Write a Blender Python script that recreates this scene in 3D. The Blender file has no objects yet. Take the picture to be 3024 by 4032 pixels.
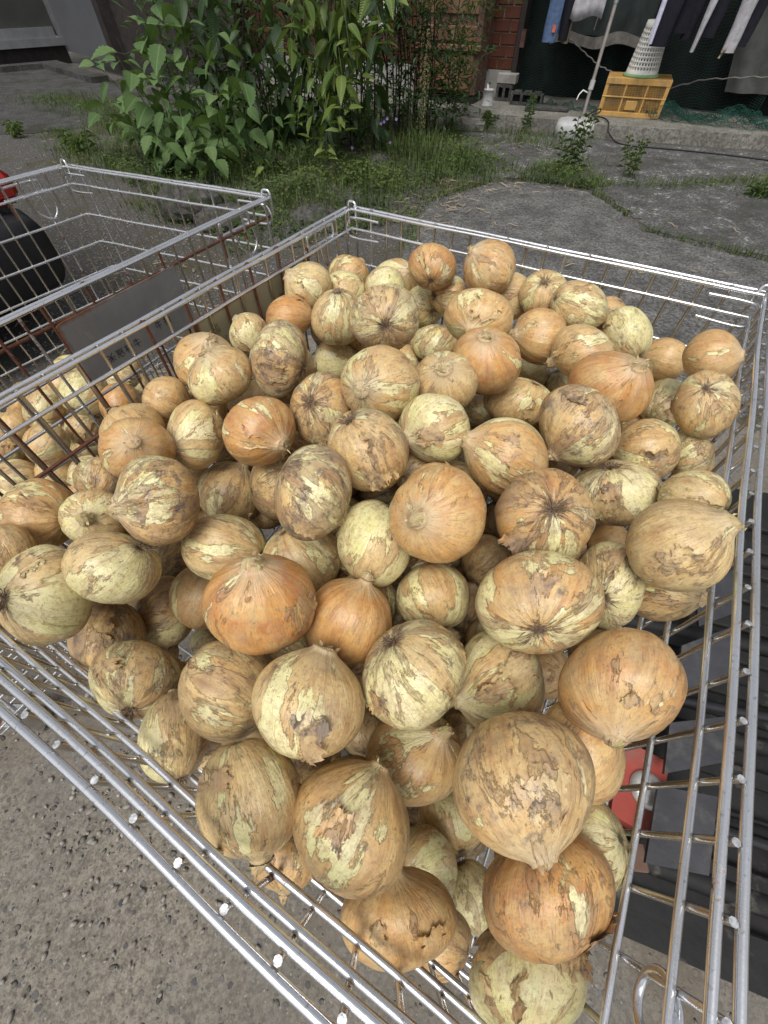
import bpy, math, random
import numpy as np
from mathutils import Vector, Matrix, Euler
random.seed(5)
RNG = np.random.default_rng(5)
SC = bpy.context.scene
COL = SC.collection
PI = math.pi

# ------------------------------------------------------------------ camera, sky, sun, exposure
CAMZ = 1.12
PITCH = math.atan2(2141.0, 1575.0)
cam_d = bpy.data.cameras.new('camera')
cam = bpy.data.objects.new('camera', cam_d)
COL.objects.link(cam)
cam.location = (0, 0, CAMZ)
cam.rotation_euler = (PI / 2 - PITCH, 0, 0)
cam_d.sensor_fit = 'VERTICAL'
cam_d.sensor_height = 36.0
cam_d.lens = 36.0 * 1575.0 / 4032.0
cam_d.clip_start = 0.02
cam_d.clip_end = 500
SC.camera = cam

SUN_EL, SUN_AZ = math.radians(62), math.radians(200)      # azimuth measured clockwise from +Y
world = bpy.data.worlds.new('World')
SC.world = world
world.use_nodes = True
wn = world.node_tree
wn.nodes.clear()
sky = wn.nodes.new('ShaderNodeTexSky')
sky.sky_type = 'NISHITA'
sky.sun_disc = False
sky.sun_elevation = SUN_EL
sky.sun_rotation = SUN_AZ
sky.air_density = 1.0
sky.dust_density = 3.0
hs = wn.nodes.new('ShaderNodeHueSaturation')
hs.inputs['Saturation'].default_value = 0.26           # overcast: a grey-white sky
bg = wn.nodes.new('ShaderNodeBackground')
bg.inputs['Strength'].default_value = 0.125
wo = wn.nodes.new('ShaderNodeOutputWorld')
wn.links.new(sky.outputs[0], hs.inputs['Color'])
wn.links.new(hs.outputs[0], bg.inputs['Color'])
wn.links.new(bg.outputs[0], wo.inputs['Surface'])

sun_d = bpy.data.lights.new('sun', 'SUN')
sun_d.energy = 2.0
sun_d.angle = math.radians(30)
sun_d.color = (1.0, 0.975, 0.94)
sun = bpy.data.objects.new('sun', sun_d)
COL.objects.link(sun)
sd = Vector((math.sin(SUN_AZ) * math.cos(SUN_EL), math.cos(SUN_AZ) * math.cos(SUN_EL), math.sin(SUN_EL)))
sun.rotation_euler = sd.to_track_quat('Z', 'Y').to_euler()

vs = SC.view_settings
vs.view_transform = 'Standard'
vs.look = 'None'
vs.exposure = 0.25
vs.gamma = 1.0
vs.use_curve_mapping = False

# ------------------------------------------------------------------ helpers
def tag(o, label=None, cat=None, group=None, kind=None):
    if label: o['label'] = label
    if cat: o['category'] = cat
    if group: o['group'] = group
    if kind: o['kind'] = kind
    return o

def empty(name, loc=(0, 0, 0), rz=0.0, **kw):
    o = bpy.data.objects.new(name, None)
    o.empty_display_size = 0.05
    o.location = loc
    o.rotation_euler = (0, 0, rz)
    COL.objects.link(o)
    return tag(o, **kw)

def link(name, me, mats=None, parent=None, loc=None, **kw):
    o = bpy.data.objects.new(name, me)
    COL.objects.link(o)
    if mats is not None and not len(me.materials):
        for m in (mats if isinstance(mats, (list, tuple)) else [mats]):
            me.materials.append(m)
    if parent is not None: o.parent = parent
    if loc is not None: o.location = loc
    return tag(o, **kw)

def mesh(name, V, Fc, smooth=True):
    me = bpy.data.meshes.new(name)
    me.from_pydata([tuple(v) for v in V], [], [tuple(f) for f in Fc])
    if smooth:
        me.polygons.foreach_set('use_smooth', [True] * len(me.polygons))
    me.update()
    return me

def qmesh(name, V, Q, smooth=True):
    """fast mesh from numpy verts (n,3) and faces (m,k)"""
    V = np.asarray(V, np.float32); Q = np.asarray(Q, np.int32)
    me = bpy.data.meshes.new(name)
    me.vertices.add(len(V)); me.vertices.foreach_set('co', V.ravel())
    k = Q.shape[1]
    me.loops.add(Q.size); me.loops.foreach_set('vertex_index', Q.ravel())
    me.polygons.add(len(Q)); me.polygons.foreach_set('loop_start', np.arange(0, Q.size, k, dtype=np.int32))
    me.polygons.foreach_set('use_smooth', np.full(len(Q), smooth))
    me.update(calc_edges=True)
    return me

class MB:
    """collects shapes into one mesh"""
    def __init__(s): s.V = []; s.F = []; s.M = []; s.S = []
    def add(s, V, F, mi=0, sm=True):
        b = len(s.V)
        s.V += [tuple(v) for v in V]
        s.F += [tuple(i + b for i in f) for f in F]
        s.M += [mi] * len(F); s.S += [sm] * len(F)
        return s
    def tube(s, pts, r, n=8, cap=True, mi=0):
        P = [Vector(p) for p in pts]; V = []; F = []
        R = r if isinstance(r, (list, tuple)) else [r] * len(P)
        T0 = (P[1] - P[0]).normalized()
        a = T0.orthogonal().normalized()
        for i, p in enumerate(P):
            T = (P[min(i + 1, len(P) - 1)] - P[max(i - 1, 0)]).normalized()
            a = (a - T * a.dot(T)).normalized(); b = T.cross(a)
            for k in range(n):
                t = 2 * PI * k / n
                V.append(p + (a * math.cos(t) + b * math.sin(t)) * R[i])
        for i in range(len(P) - 1):
            for k in range(n):
                k2 = (k + 1) % n
                F.append((i * n + k, i * n + k2, (i + 1) * n + k2, (i + 1) * n + k))
        s.add(V, F, mi)
        if cap:
            s.add(V[:n], [tuple(range(n))[::-1]], mi, False); s.add(V[-n:], [tuple(range(n))], mi, False)
        return s
    def box(s, c, d, M=None, bev=0.0, mi=0):
        x, y, z = [k / 2 for k in d]
        c = Vector(c)
        if bev <= 0:
            V = [Vector((i * x, j * y, k * z)) for i in (-1, 1) for j in (-1, 1) for k in (-1, 1)]
            F = [(0, 1, 3, 2), (4, 6, 7, 5), (0, 4, 5, 1), (2, 3, 7, 6), (0, 2, 6, 4), (1, 5, 7, 3)]
        else:
            V = []; idx = {}
            for i in (-1, 1):
                for j in (-1, 1):
                    for k in (-1, 1):
                        idx[i, j, k] = len(V)
                        V += [Vector((i * x, j * (y - bev), k * (z - bev))), Vector((i * (x - bev), j * y, k * (z - bev))), Vector((i * (x - bev), j * (y - bev), k * z))]
            F = []
            def q(l, n):
                p = [V[i] for i in l]
                nn = (p[1] - p[0]).cross(p[2] - p[0])
                F.append(tuple(l) if nn.dot(n) > 0 else tuple(l[::-1]))
            for ax in range(3):
                o1, o2 = [a for a in range(3) if a != ax]
                for sg in (-1, 1):
                    l = []
                    for (a, b) in ((-1, -1), (1, -1), (1, 1), (-1, 1)):
                        t = [0, 0, 0]; t[ax] = sg; t[o1] = a; t[o2] = b
                        l.append(idx[tuple(t)] + ax)
                    n = Vector((0, 0, 0)); n[ax] = sg; q(l, n)
                for a in (-1, 1):
                    for b in (-1, 1):
                        t0 = [0, 0, 0]; t1 = [0, 0, 0]
                        t0[ax] = -1; t1[ax] = 1
                        t0[o1] = t1[o1] = a; t0[o2] = t1[o2] = b
                        n = Vector((0, 0, 0)); n[o1] = a; n[o2] = b
                        i0, i1 = idx[tuple(t0)], idx[tuple(t1)]
                        q([i0 + o1, i1 + o1, i1 + o2, i0 + o2], n)
            for (i, j, k), b in idx.items():
                q([b, b + 1, b + 2], Vector((i, j, k)))
        if M is not None: V = [M @ v for v in V]
        return s.add([v + c for v in V], F, mi, False)
    def build(s, name, mats, parent=None, loc=None, **kw):
        me = bpy.data.meshes.new(name)
        me.from_pydata(s.V, [], s.F)
        me.polygons.foreach_set('material_index', s.M)
        me.polygons.foreach_set('use_smooth', s.S)
        me.update()
        return link(name, me, mats, parent, loc, **kw)

def rotz(a): return Matrix.Rotation(a, 3, 'Z')

# ------------------------------------------------------------------ node helpers
class NT:
    def __init__(s, name):
        s.m = bpy.data.materials.new(name); s.m.use_nodes = True
        s.t = s.m.node_tree; s.t.nodes.clear()
        s.out = s.t.nodes.new('ShaderNodeOutputMaterial')
    def n(s, typ, ins=None, **at):
        nd = s.t.nodes.new(typ)
        for k, v in at.items(): setattr(nd, k, v)
        for k, v in (ins or {}).items(): s.put(nd.inputs[k], v)
        return nd
    def put(s, sock, v):
        if hasattr(v, 'is_output'): s.t.links.new(v, sock)
        elif isinstance(v, bpy.types.Node): s.t.links.new(v.outputs[0], sock)
        else:
            if isinstance(v, (tuple, list)) and len(v) == 3 and sock.type == 'RGBA': v = (*v, 1)
            sock.default_value = v
    def math(s, op, a, b=0.0, clamp=False):
        return s.n('ShaderNodeMath', {0: a, 1: b}, operation=op, use_clamp=clamp).outputs[0]
    def vm(s, op, a, b=(0, 0, 0)):
        return s.n('ShaderNodeVectorMath', {0: a, 1: b}, operation=op).outputs[0]
    def noise(s, vec, scale, detail=4.0, rough=0.55, dist=0.0):
        return s.n('ShaderNodeTexNoise', {'Vector': vec, 'Scale': scale, 'Detail': detail, 'Roughness': rough, 'Distortion': dist}).outputs[0]
    def mix(s, f, a, b, mode='MIX'):
        nd = s.n('ShaderNodeMix', data_type='RGBA', blend_type=mode)
        s.put(nd.inputs[0], f); s.put(nd.inputs[6], a); s.put(nd.inputs[7], b)
        return nd.outputs[2]
    def step(s, v, lo, hi, a=0.0, b=1.0):
        return s.n('ShaderNodeMapRange', {'Value': v, 'From Min': lo, 'From Max': hi, 'To Min': a, 'To Max': b}, clamp=True).outputs[0]
    def bump(s, h, strength=0.5, dist=0.01, nrm=None):
        i = {'Height': h, 'Strength': strength, 'Distance': dist}
        if nrm is not None: i['Normal'] = nrm
        return s.n('ShaderNodeBump', i).outputs[0]
    def bsdf(s, **kw):
        nd = s.n('ShaderNodeBsdfPrincipled', {k.replace('_', ' '): v for k, v in kw.items()})
        s.t.links.new(nd.outputs[0], s.out.inputs[0])
        return nd
    def obj(s): return s.n('ShaderNodeTexCoord').outputs['Object']
    def pos(s): return s.n('ShaderNodeNewGeometry').outputs['Position']
    def rnd(s): return s.n('ShaderNodeObjectInfo').outputs['Random']

def simple(name, col, rough=0.7, metal=0.0, var=0.25, scale=12.0, bump=0.15, spec=0.3, dirt=None, ds=5.0, dthr=(0.5, 0.62)):
    t = NT(name); p = t.obj()
    n1 = t.noise(p, scale, 5, 0.6)
    c = t.mix(t.step(n1, 0.3, 0.7), tuple(k * (1 - var) for k in col), tuple(min(1, k * (1 + var)) for k in col))
    if dirt: c = t.mix(t.step(t.noise(p, ds, 6, 0.65), *dthr), c, dirt)
    t.bsdf(Base_Color=c, Roughness=rough, Metallic=metal, Specular_IOR_Level=spec, Normal=t.bump(t.noise(p, scale * 4, 5, 0.6), bump, 0.01))
    return t.m
# ------------------------------------------------------------------ materials
def m_onion():
    t = NT('onion_skin')
    rest = t.n('ShaderNodeAttribute', attribute_name='rest').outputs['Vector']
    oi = t.n('ShaderNodeObjectInfo')
    cs = t.n('ShaderNodeSeparateColor', {0: oi.outputs['Color']})
    O, Pl, D = cs.outputs[0], cs.outputs[1], cs.outputs[2]
    seed = t.math('MULTIPLY', oi.outputs['Random'], 61.0)
    sv = t.n('ShaderNodeCombineXYZ', {0: seed, 1: t.math('MULTIPLY', seed, 0.37), 2: t.math('MULTIPLY', seed, -0.71)}).outputs[0]
    xyz = t.n('ShaderNodeSeparateXYZ', {0: rest})
    x, y, z = xyz.outputs[0], xyz.outputs[1], xyz.outputs[2]
    rxy = t.math('SQRT', t.math('ADD', t.math('MULTIPLY', x, x), t.math('MULTIPLY', y, y)))
    inv = t.math('DIVIDE', 1.0, t.math('ADD', rxy, 0.04))
    mx, my = t.math('MULTIPLY', x, inv), t.math('MULTIPLY', y, inv)
    mer = t.vm('ADD', t.n('ShaderNodeCombineXYZ', {0: mx, 1: my, 2: t.math('MULTIPLY', z, 0.22)}).outputs[0], sv)
    merv = t.vm('ADD', t.n('ShaderNodeCombineXYZ', {0: mx, 1: my, 2: t.math('MULTIPLY', z, 0.06)}).outputs[0], sv)
    rs = t.vm('ADD', rest, sv)
    rs2 = t.vm('ADD', rs, (13.1, 4.7, 9.3))
    half = t.vm('ADD', t.n('ShaderNodeCombineXYZ', {0: t.math('ADD', t.math('MULTIPLY', mx, 0.70), t.math('MULTIPLY', x, 0.40)), 1: t.math('ADD', t.math('MULTIPLY', my, 0.70), t.math('MULTIPLY', y, 0.40)), 2: t.math('MULTIPLY', z, 0.42)}).outputs[0], sv)
    streak = t.noise(mer, 5.0, 6, 0.62)
    fine = t.noise(mer, 22.0, 4, 0.6)
    low = t.noise(rs, 1.1, 3, 0.5)
    blot = t.noise(rs, 3.2, 7, 0.66)
    # skin: tan -> orange
    of = t.math('ADD', t.math('MULTIPLY', t.math('SUBTRACT', O, 0.22), 1.45), t.math('ADD', t.math('MULTIPLY', t.math('SUBTRACT', low, 0.5), 1.1), t.math('MULTIPLY', t.math('SUBTRACT', streak, 0.5), 1.0)), clamp=True)
    skin = t.mix(of, (0.68, 0.51, 0.235), (0.61, 0.29, 0.075))
    skin = t.mix(t.step(t.noise(rs2, 1.7, 4, 0.6), 0.47, 0.63, 0, 0.75), skin, t.mix(O, (0.66, 0.53, 0.28), (0.60, 0.40, 0.16)))
    skin = t.mix(t.step(streak, 0.50, 0.70, 0, 0.62), skin, (0.34, 0.165, 0.065))
    skin = t.mix(t.step(fine, 0.52, 0.70, 0, 0.42), skin, (0.30, 0.15, 0.06))
    skin = t.mix(t.step(streak, 0.42, 0.25, 0, 0.45), skin, (0.68, 0.48, 0.21))
    skin = t.mix(t.step(blot, 0.50, 0.72, 0, 0.5), skin, (0.35, 0.20, 0.11))
    skin = t.mix(t.math('MULTIPLY', t.step(O, 0.55, 0.9, 0, 0.75), t.step(t.noise(rs, 1.5, 4, 0.6), 0.48, 0.66)), skin, (0.42, 0.135, 0.05))
    # peeled windows of pale flesh
    pv = t.noise(half, 1.05, 10, 0.62, 0.5)
    thr = t.math('ADD', 0.31, t.math('MULTIPLY', Pl, 0.38))
    dp = t.math('SUBTRACT', thr, pv)
    peel = t.step(dp, -0.008, 0.010)
    pale = t.mix(t.step(t.noise(mer, 3.0, 3, 0.5), 0.35, 0.65), (0.80, 0.73, 0.43), (0.75, 0.69, 0.31))
    pale = t.mix(t.step(t.noise(rs2, 0.9, 2, 0.5), 0.50, 0.68, 0, 0.7), pale, (0.64, 0.63, 0.29))
    pale = t.mix(t.step(fine, 0.5, 0.75, 0, 0.30), pale, (0.44, 0.34, 0.12))
    pale = t.mix(t.step(t.noise(rs, 5.5, 6, 0.65), 0.54, 0.66, 0, 0.5), pale, (0.48, 0.33, 0.13))
    c = t.mix(peel, skin, pale)
    # half-torn translucent skin between the two layers
    hv = t.noise(t.vm('ADD', half, (9.2, 3.3, 1.7)), 2.4, 10, 0.68, 0.8)
    c = t.mix(t.math('MULTIPLY', t.step(hv, 0.50, 0.42), t.math('ADD', 0.05, t.math('MULTIPLY', Pl, 0.6))), c, (0.68, 0.55, 0.29))
    c = t.mix(t.math('MULTIPLY', t.step(hv, 0.56, 0.63), 0.34), c, (0.42, 0.27, 0.15))
    c = t.mix(t.math('MULTIPLY', t.step(t.noise(rs2, 1.9, 7, 0.7), 0.50, 0.66, 0, 0.75), D), c, (0.27, 0.19, 0.125))
    # thin dark veins along the meridians
    vn = t.math('ABSOLUTE', t.math('SUBTRACT', t.noise(merv, 7.0, 2, 0.5), 0.5))
    vein = t.step(vn, 0.0, 0.010, 1, 0)
    c = t.mix(t.math('MULTIPLY', vein, t.step(t.noise(rs2, 2.0, 3, 0.5), 0.38, 0.56, 0.10, 0.75)), c, (0.27, 0.11, 0.04))
    # outer flakes of dusty brown skin
    fv = t.noise(t.vm('ADD', half, (5.2, 1.3, 7.7)), 1.9, 10, 0.66, 0.6)
    fthr = t.math('ADD', 0.25, t.math('MULTIPLY', D, 0.30))
    df = t.math('SUBTRACT', fthr, fv)
    flake = t.step(df, -0.014, 0.020)
    outer = t.mix(t.step(blot, 0.38, 0.62), (0.36, 0.20, 0.09), (0.37, 0.255, 0.145))
    outer = t.mix(t.step(streak, 0.5, 0.72, 0, 0.7), outer, (0.19, 0.10, 0.055))
    c = t.mix(t.math('MULTIPLY', flake, t.step(low, 0.35, 0.65, 0.35, 0.8)), c, outer)
    # dark torn rims of both layers
    rim = t.math('MAXIMUM', t.step(t.math('ABSOLUTE', t.math('ADD', df, 0.006)), 0.0, 0.009, 1, 0), t.step(t.math('ABSOLUTE', t.math('ADD', dp, 0.005)), 0.0, 0.010, 0.9, 0))
    c = t.mix(t.math('MULTIPLY', rim, t.step(blot, 0.40, 0.60, 0.04, 0.6)), c, (0.17, 0.085, 0.04))
    # soil specks and smears
    gate = t.step(t.noise(rs2, 1.6, 4, 0.6), 0.40, 0.60)
    sp = t.step(t.noise(rs, 17.0, 5, 0.62), 0.60, 0.66)
    c = t.mix(t.math('MULTIPLY', t.math('MULTIPLY', sp, gate), t.math('ADD', 0.25, D), clamp=True), c, (0.15, 0.085, 0.045))
    sp2 = t.step(t.noise(rs2, 30.0, 3, 0.6), 0.63, 0.69)
    c = t.mix(t.math('MULTIPLY', sp2, 0.6), c, (0.24, 0.135, 0.06))
    c = t.mix(t.step(t.noise(rs, 9.0, 7, 0.72), 0.52, 0.64, 0, 0.55), c, (0.29, 0.175, 0.085))
    dk = t.math('SUBTRACT', t.math('ADD', t.noise(rs2, 2.3, 9, 0.74), t.math('MULTIPLY', D, 0.24)), 0.72)
    c = t.mix(t.step(dk, 0.0, 0.09, 0, 0.85), c, t.mix(t.step(fine, 0.35, 0.65), (0.07, 0.05, 0.04), (0.20, 0.15, 0.115)))
    # grey dust film
    c = t.mix(t.math('MULTIPLY', t.step(t.noise(rs, 1.3, 5, 0.6), 0.45, 0.70, 0, 0.42), D), c, (0.40, 0.31, 0.215))
    # root end: dark radiating stains and pale rays
    near = t.math('MULTIPLY', t.n('ShaderNodeMapRange', {'Value': rxy, 'From Min': 0.10, 'From Max': t.math('ADD', 0.28, t.math('MULTIPLY', D, 0.5)), 'To Min': 1.0, 'To Max': 0.0}, clamp=True).outputs[0], t.step(blot, 0.35, 0.55, 0.35, 1))
    rootm = t.math('MULTIPLY', near, t.step(z, -0.55, -0.75))
    ray = t.noise(merv, 6.0, 5, 0.65)
    c = t.mix(t.math('MULTIPLY', rootm, t.step(ray, 0.46, 0.60)), c, (0.085, 0.048, 0.032))
    c = t.mix(t.math('MULTIPLY', rootm, t.step(ray, 0.44, 0.34, 0, 0.8)), c, (0.70, 0.58, 0.33))
    c = t.mix(t.math('MULTIPLY', t.step(rxy, 0.16, 0.07), t.step(z, -0.6, -0.8)), c, (0.13, 0.085, 0.055))
    # neck end: greyish dry fibres
    topm = t.math('MULTIPLY', t.step(z, 0.80, 1.02), t.step(ray, 0.35, 0.6, 0.15, 0.8))
    c = t.mix(topm, c, (0.56, 0.45, 0.29))
    h = t.math('ADD', t.math('MULTIPLY', flake, 0.9), t.math('MULTIPLY', peel, -0.9))
    h = t.math('ADD', h, t.math('ADD', t.math('MULTIPLY', streak, 1.1), t.math('MULTIPLY', fine, 0.5)))
    h = t.math('ADD', h, t.math('MULTIPLY', blot, 0.8))
    rough = t.math('ADD', t.step(blot, 0.35, 0.65, 0.26, 0.38), t.math('MULTIPLY', flake, 0.22))
    t.bsdf(Base_Color=c, Roughness=rough, Specular_IOR_Level=0.5, Normal=t.bump(h, 0.8, 0.0014))
    return t.m

def m_neck():
    t = NT('dry_neck'); r = t.n('ShaderNodeAttribute', attribute_name='rest').outputs['Vector']
    p = t.vm('ADD', t.vm('MULTIPLY', r, (1, 1, 0.2)), t.n('ShaderNodeCombineXYZ', {0: t.math('MULTIPLY', t.rnd(), 40.0)}).outputs[0])
    f = t.noise(p, 26, 5, 0.65)
    c = t.mix(t.step(f, 0.35, 0.62), (0.62, 0.50, 0.30), (0.36, 0.23, 0.115))
    c = t.mix(t.step(t.noise(p, 5, 3), 0.5, 0.65, 0, 0.6), c, (0.42, 0.42, 0.17))
    c = t.mix(t.step(f, 0.6, 0.75, 0, .8), c, (0.16, 0.09, 0.05))
    t.bsdf(Base_Color=c, Roughness=0.7, Specular_IOR_Level=0.2, Normal=t.bump(f, 0.8, 0.002))
    return t.m

def m_zinc(name='zinc_wire', rust=0.0, col=(0.76, 0.77, 0.79)):
    t = NT(name); p = t.pos()
    n1 = t.noise(p, 260, 4, 0.6); n2 = t.noise(p, 14, 5, 0.65)
    c = t.mix(t.step(n1, 0.60, 0.70, 0, 0.7), col, (0.40, 0.385, 0.365))
    c = t.mix(t.step(n2, 0.4, 0.7, 0, 0.5), c, (0.42, 0.40, 0.37))
    rm = t.step(t.math('ADD', t.noise(p, 17, 6, 0.7), rust), 0.66, 0.72)
    c = t.mix(rm, c, t.mix(t.step(n1, .35, .65), (0.17, 0.055, 0.02), (0.075, 0.03, 0.018)))
    t.bsdf(Base_Color=c, Metallic=t.math('SUBTRACT', 0.9, t.math('MULTIPLY', rm, 0.9)), Roughness=t.math('ADD', t.step(n2, 0.3, 0.7, 0.17, 0.32), t.math('MULTIPLY', rm, 0.45)), Normal=t.bump(n1, 0.2, 0.0006))
    return t.m

def m_plate():
    t = NT('sign_steel'); p = t.obj()
    x = t.n('ShaderNodeSeparateXYZ', {0: p})
    n = t.noise(p, 30, 6, 0.7); n2 = t.noise(p, 9, 5, 0.6)
    c = t.mix(t.step(n2, 0.3, 0.7), (0.19, 0.186, 0.182), (0.29, 0.28, 0.265))
    c = t.mix(t.step(n, 0.58, 0.7, 0, 0.5), c, (0.36, 0.33, 0.30))
    # rust creeping in from the edges of the plate
    ex = t.math('SUBTRACT', 0.130, t.math('ABSOLUTE', x.outputs[0])); ez = t.math('SUBTRACT', 0.0585, t.math('ABSOLUTE', x.outputs[2]))
    e = t.math('ADD', t.math('MINIMUM', ex, ez), t.math('MULTIPLY', t.math('SUBTRACT', n2, 0.30), 0.04))
    rm = t.step(e, 0.004, 0.011, 1, 0)
    c = t.mix(rm, c, t.mix(t.step(n, 0.35, 0.65), (0.20, 0.07, 0.025), (0.085, 0.035, 0.02)))
    t.bsdf(Base_Color=c, Metallic=t.math('MULTIPLY', t.math('SUBTRACT', 1.0, rm), 0.25), Roughness=0.55, Normal=t.bump(n, 0.25, 0.002))
    return t.m

def m_plate_back():
    t = NT('cream_enamel'); p = t.obj()
    n = t.noise(p, 24, 6, 0.7); n2 = t.noise(p, 7, 4, 0.6)
    c = t.mix(t.step(n2, .3, .7), (0.34, 0.31, 0.20), (0.25, 0.24, 0.19))
    c = t.mix(t.step(n, 0.6, 0.68), c, (0.13, 0.10, 0.06))
    x = t.n('ShaderNodeSeparateXYZ', {0: p})
    ex = t.math('SUBTRACT', 0.155, t.math('ABSOLUTE', x.outputs[0])); ez = t.math('SUBTRACT', 0.060, t.math('ABSOLUTE', x.outputs[2]))
    e = t.math('ADD', t.math('MINIMUM', ex, ez), t.math('MULTIPLY', t.math('SUBTRACT', n2, 0.5), 0.03))
    c = t.mix(t.step(e, 0.003, 0.009, 1, 0), c, t.mix(t.step(n, .35, .65), (0.21, 0.075, 0.025), (0.09, 0.035, 0.02)))
    t.bsdf(Base_Color=c, Roughness=0.5, Normal=t.bump(n, 0.2, 0.002))
    return t.m

def m_aggregate():
    t = NT('washed_aggregate_concrete'); p = t.pos()
    v1 = t.n('ShaderNodeTexVoronoi', {'Vector': t.vm('ADD', p, t.vm('MULTIPLY', t.n('ShaderNodeTexNoise', {'Vector': p, 'Scale': 30.0}).outputs['Color'], (.02, .02, 0))), 'Scale': 62.0}, feature='F1')
    v2 = t.n('ShaderNodeTexVoronoi', {'Vector': p, 'Scale': 150.0}, feature='F1')
    big = t.noise(p, 1.6, 5, 0.6); fine = t.noise(p, 105, 6, 0.78); mid = t.noise(p, 9, 5, 0.6)
    sand = t.mix(t.step(fine, 0.40, 0.60), (0.105, 0.092, 0.073), (0.265, 0.235, 0.19))
    sand = t.mix(t.step(big, 0.38, 0.62, 0, 0.6), sand, (0.125, 0.12, 0.11))
    cellr = t.n('ShaderNodeSeparateColor', {0: v1.outputs['Color']})
    st = t.math('MULTIPLY', t.step(v1.outputs['Distance'], 0.0075, 0.0055), t.step(cellr.outputs[0], 0.52, 0.54))
    st = t.step(v1.outputs['Distance'], 0.36, 0.28)
    st = t.math('MULTIPLY', st, t.step(cellr.outputs[0], 0.50, 0.53))
    st = t.math('MULTIPLY', st, t.step(mid, 0.40, 0.52, 0.15, 1))
    stone = t.mix(cellr.outputs[1], (0.055, 0.055, 0.062), (0.20, 0.185, 0.165))
    c = t.mix(st, sand, stone)
    c2 = t.n('ShaderNodeSeparateColor', {0: v2.outputs['Color']})
    st2 = t.math('MULTIPLY', t.step(v2.outputs['Distance'], 0.34, 0.26), t.step(c2.outputs[0], 0.62, 0.66))
    c = t.mix(t.math('MULTIPLY', st2, 0.8), c, t.mix(c2.outputs[1], (0.05, 0.05, 0.055), (0.3, 0.28, 0.25)))
    # fine earth lying over the stones in patches
    dust = t.step(t.noise(p, 2.4, 6, 0.6), 0.50, 0.62)
    c = t.mix(t.math('MULTIPLY', dust, 0.75), c, t.mix(fine, (0.085, 0.07, 0.052), (0.17, 0.143, 0.11)))
    h = t.math('ADD', t.math('MULTIPLY', st, 0.8), t.math('ADD', t.math('MULTIPLY', fine, 0.5), t.math('MULTIPLY', st2, .4)))
    t.bsdf(Base_Color=c, Roughness=0.85, Specular_IOR_Level=0.25, Normal=t.bump(h, 0.5, 0.005))
    return t.m

def m_concrete(name, a, b, pale, thr, stain=None, scale=1.0):
    t = NT(name); p = t.pos()
    f = t.noise(p, 70 * scale, 6, 0.8); m = t.noise(p, 5, 6, 0.65); g = t.noise(p, 22, 6, 0.7)
    c = t.mix(t.step(f, 0.43, 0.57), tuple(k * 0.72 for k in a), tuple(k * 1.12 for k in b))
    c = t.mix(t.step(t.noise(p, 38 * scale, 5, 0.75), 0.58, 0.63, 0, 0.55), c, pale)
    c = t.mix(t.step(m, 0.40, 0.66, 0, 0.6), c, tuple(k * 0.5 for k in a))
    c = t.mix(t.math('MULTIPLY', t.step(g, thr, thr + 0.05), t.step(m, 0.5, 0.4)), c, pale)
    if stain: c = t.mix(t.step(t.noise(p, 1.5, 6, 0.6), 0.52, 0.64, 0, 0.8), c, stain)
    h = t.math('ADD', f, t.math('MULTIPLY', g, 1.5))
    t.bsdf(Base_Color=c, Roughness=0.88, Specular_IOR_Level=0.2, Normal=t.bump(h, 0.75, 0.012))
    return t.m

def m_ground():
    t = NT('dark_gravel_earth'); p = t.pos()
    f = t.noise(p, 70, 5, 0.7); m = t.noise(p, 1.3, 6, 0.65)
    v = t.n('ShaderNodeTexVoronoi', {'Vector': p, 'Scale': 55.0})
    cv = t.n('ShaderNodeSeparateColor', {0: v.outputs['Color']})
    c = t.mix(t.step(f, 0.35, 0.65), (0.04, 0.037, 0.033), (0.125, 0.118, 0.108))
    c = t.mix(t.math('MULTIPLY', t.step(v.outputs['Distance'], 0.4, 0.3), t.step(cv.outputs[0], 0.55, 0.6)), c, t.mix(cv.outputs[1], (0.08, 0.078, 0.075), (0.30, 0.29, 0.27)))
    c = t.mix(t.step(m, 0.50, 0.62, 0, 0.7), c, t.mix(f, (0.035, 0.034, 0.018), (0.10, 0.085, 0.045)))
    h = t.math('ADD', f, t.step(v.outputs['Distance'], 0.45, 0.0))
    t.bsdf(Base_Color=c, Roughness=0.9, Specular_IOR_Level=0.2, Normal=t.bump(h, 0.7, 0.01))
    return t.m

def m_leaf(name, a, b, vein=(0.16, 0.24, 0.07), gloss=0.45, vs_=26.0):
    t = NT(name); p = t.obj(); s = t.n('ShaderNodeSeparateXYZ', {0: p})
    r = t.rnd()
    c = t.mix(r, a, b)
    c = t.mix(t.step(t.noise(p, 30, 4), 0.35, 0.7, 0, 0.4), c, tuple(k * 0.6 for k in a))
    ay = t.math('ABSOLUTE', s.outputs[1])
    w = t.math('ABSOLUTE', t.math('SINE', t.math('MULTIPLY', t.math('SUBTRACT', s.outputs[0], t.math('MULTIPLY', ay, 0.8)), vs_)))
    v = t.math('MAXIMUM', t.step(w, 0.0, 0.16, 0.55, 0), t.step(ay, 0.012, 0.025, 0.8, 0))
    c = t.mix(v, c, vein)
    bs = t.n('ShaderNodeBsdfPrincipled', {'Base Color': c, 'Roughness': gloss, 'Specular IOR Level': 0.4, 'Normal': t.bump(w, 0.35, 0.01)})
    tr = t.n('ShaderNodeBsdfTranslucent', {'Color': t.mix(0.5, c, (0.16, 0.26, 0.03))})
    mx = t.n('ShaderNodeMixShader', {0: 0.28, 1: bs.outputs[0], 2: tr.outputs[0]})
    t.t.links.new(mx.outputs[0], t.out.inputs[0])
    return t.m

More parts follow.
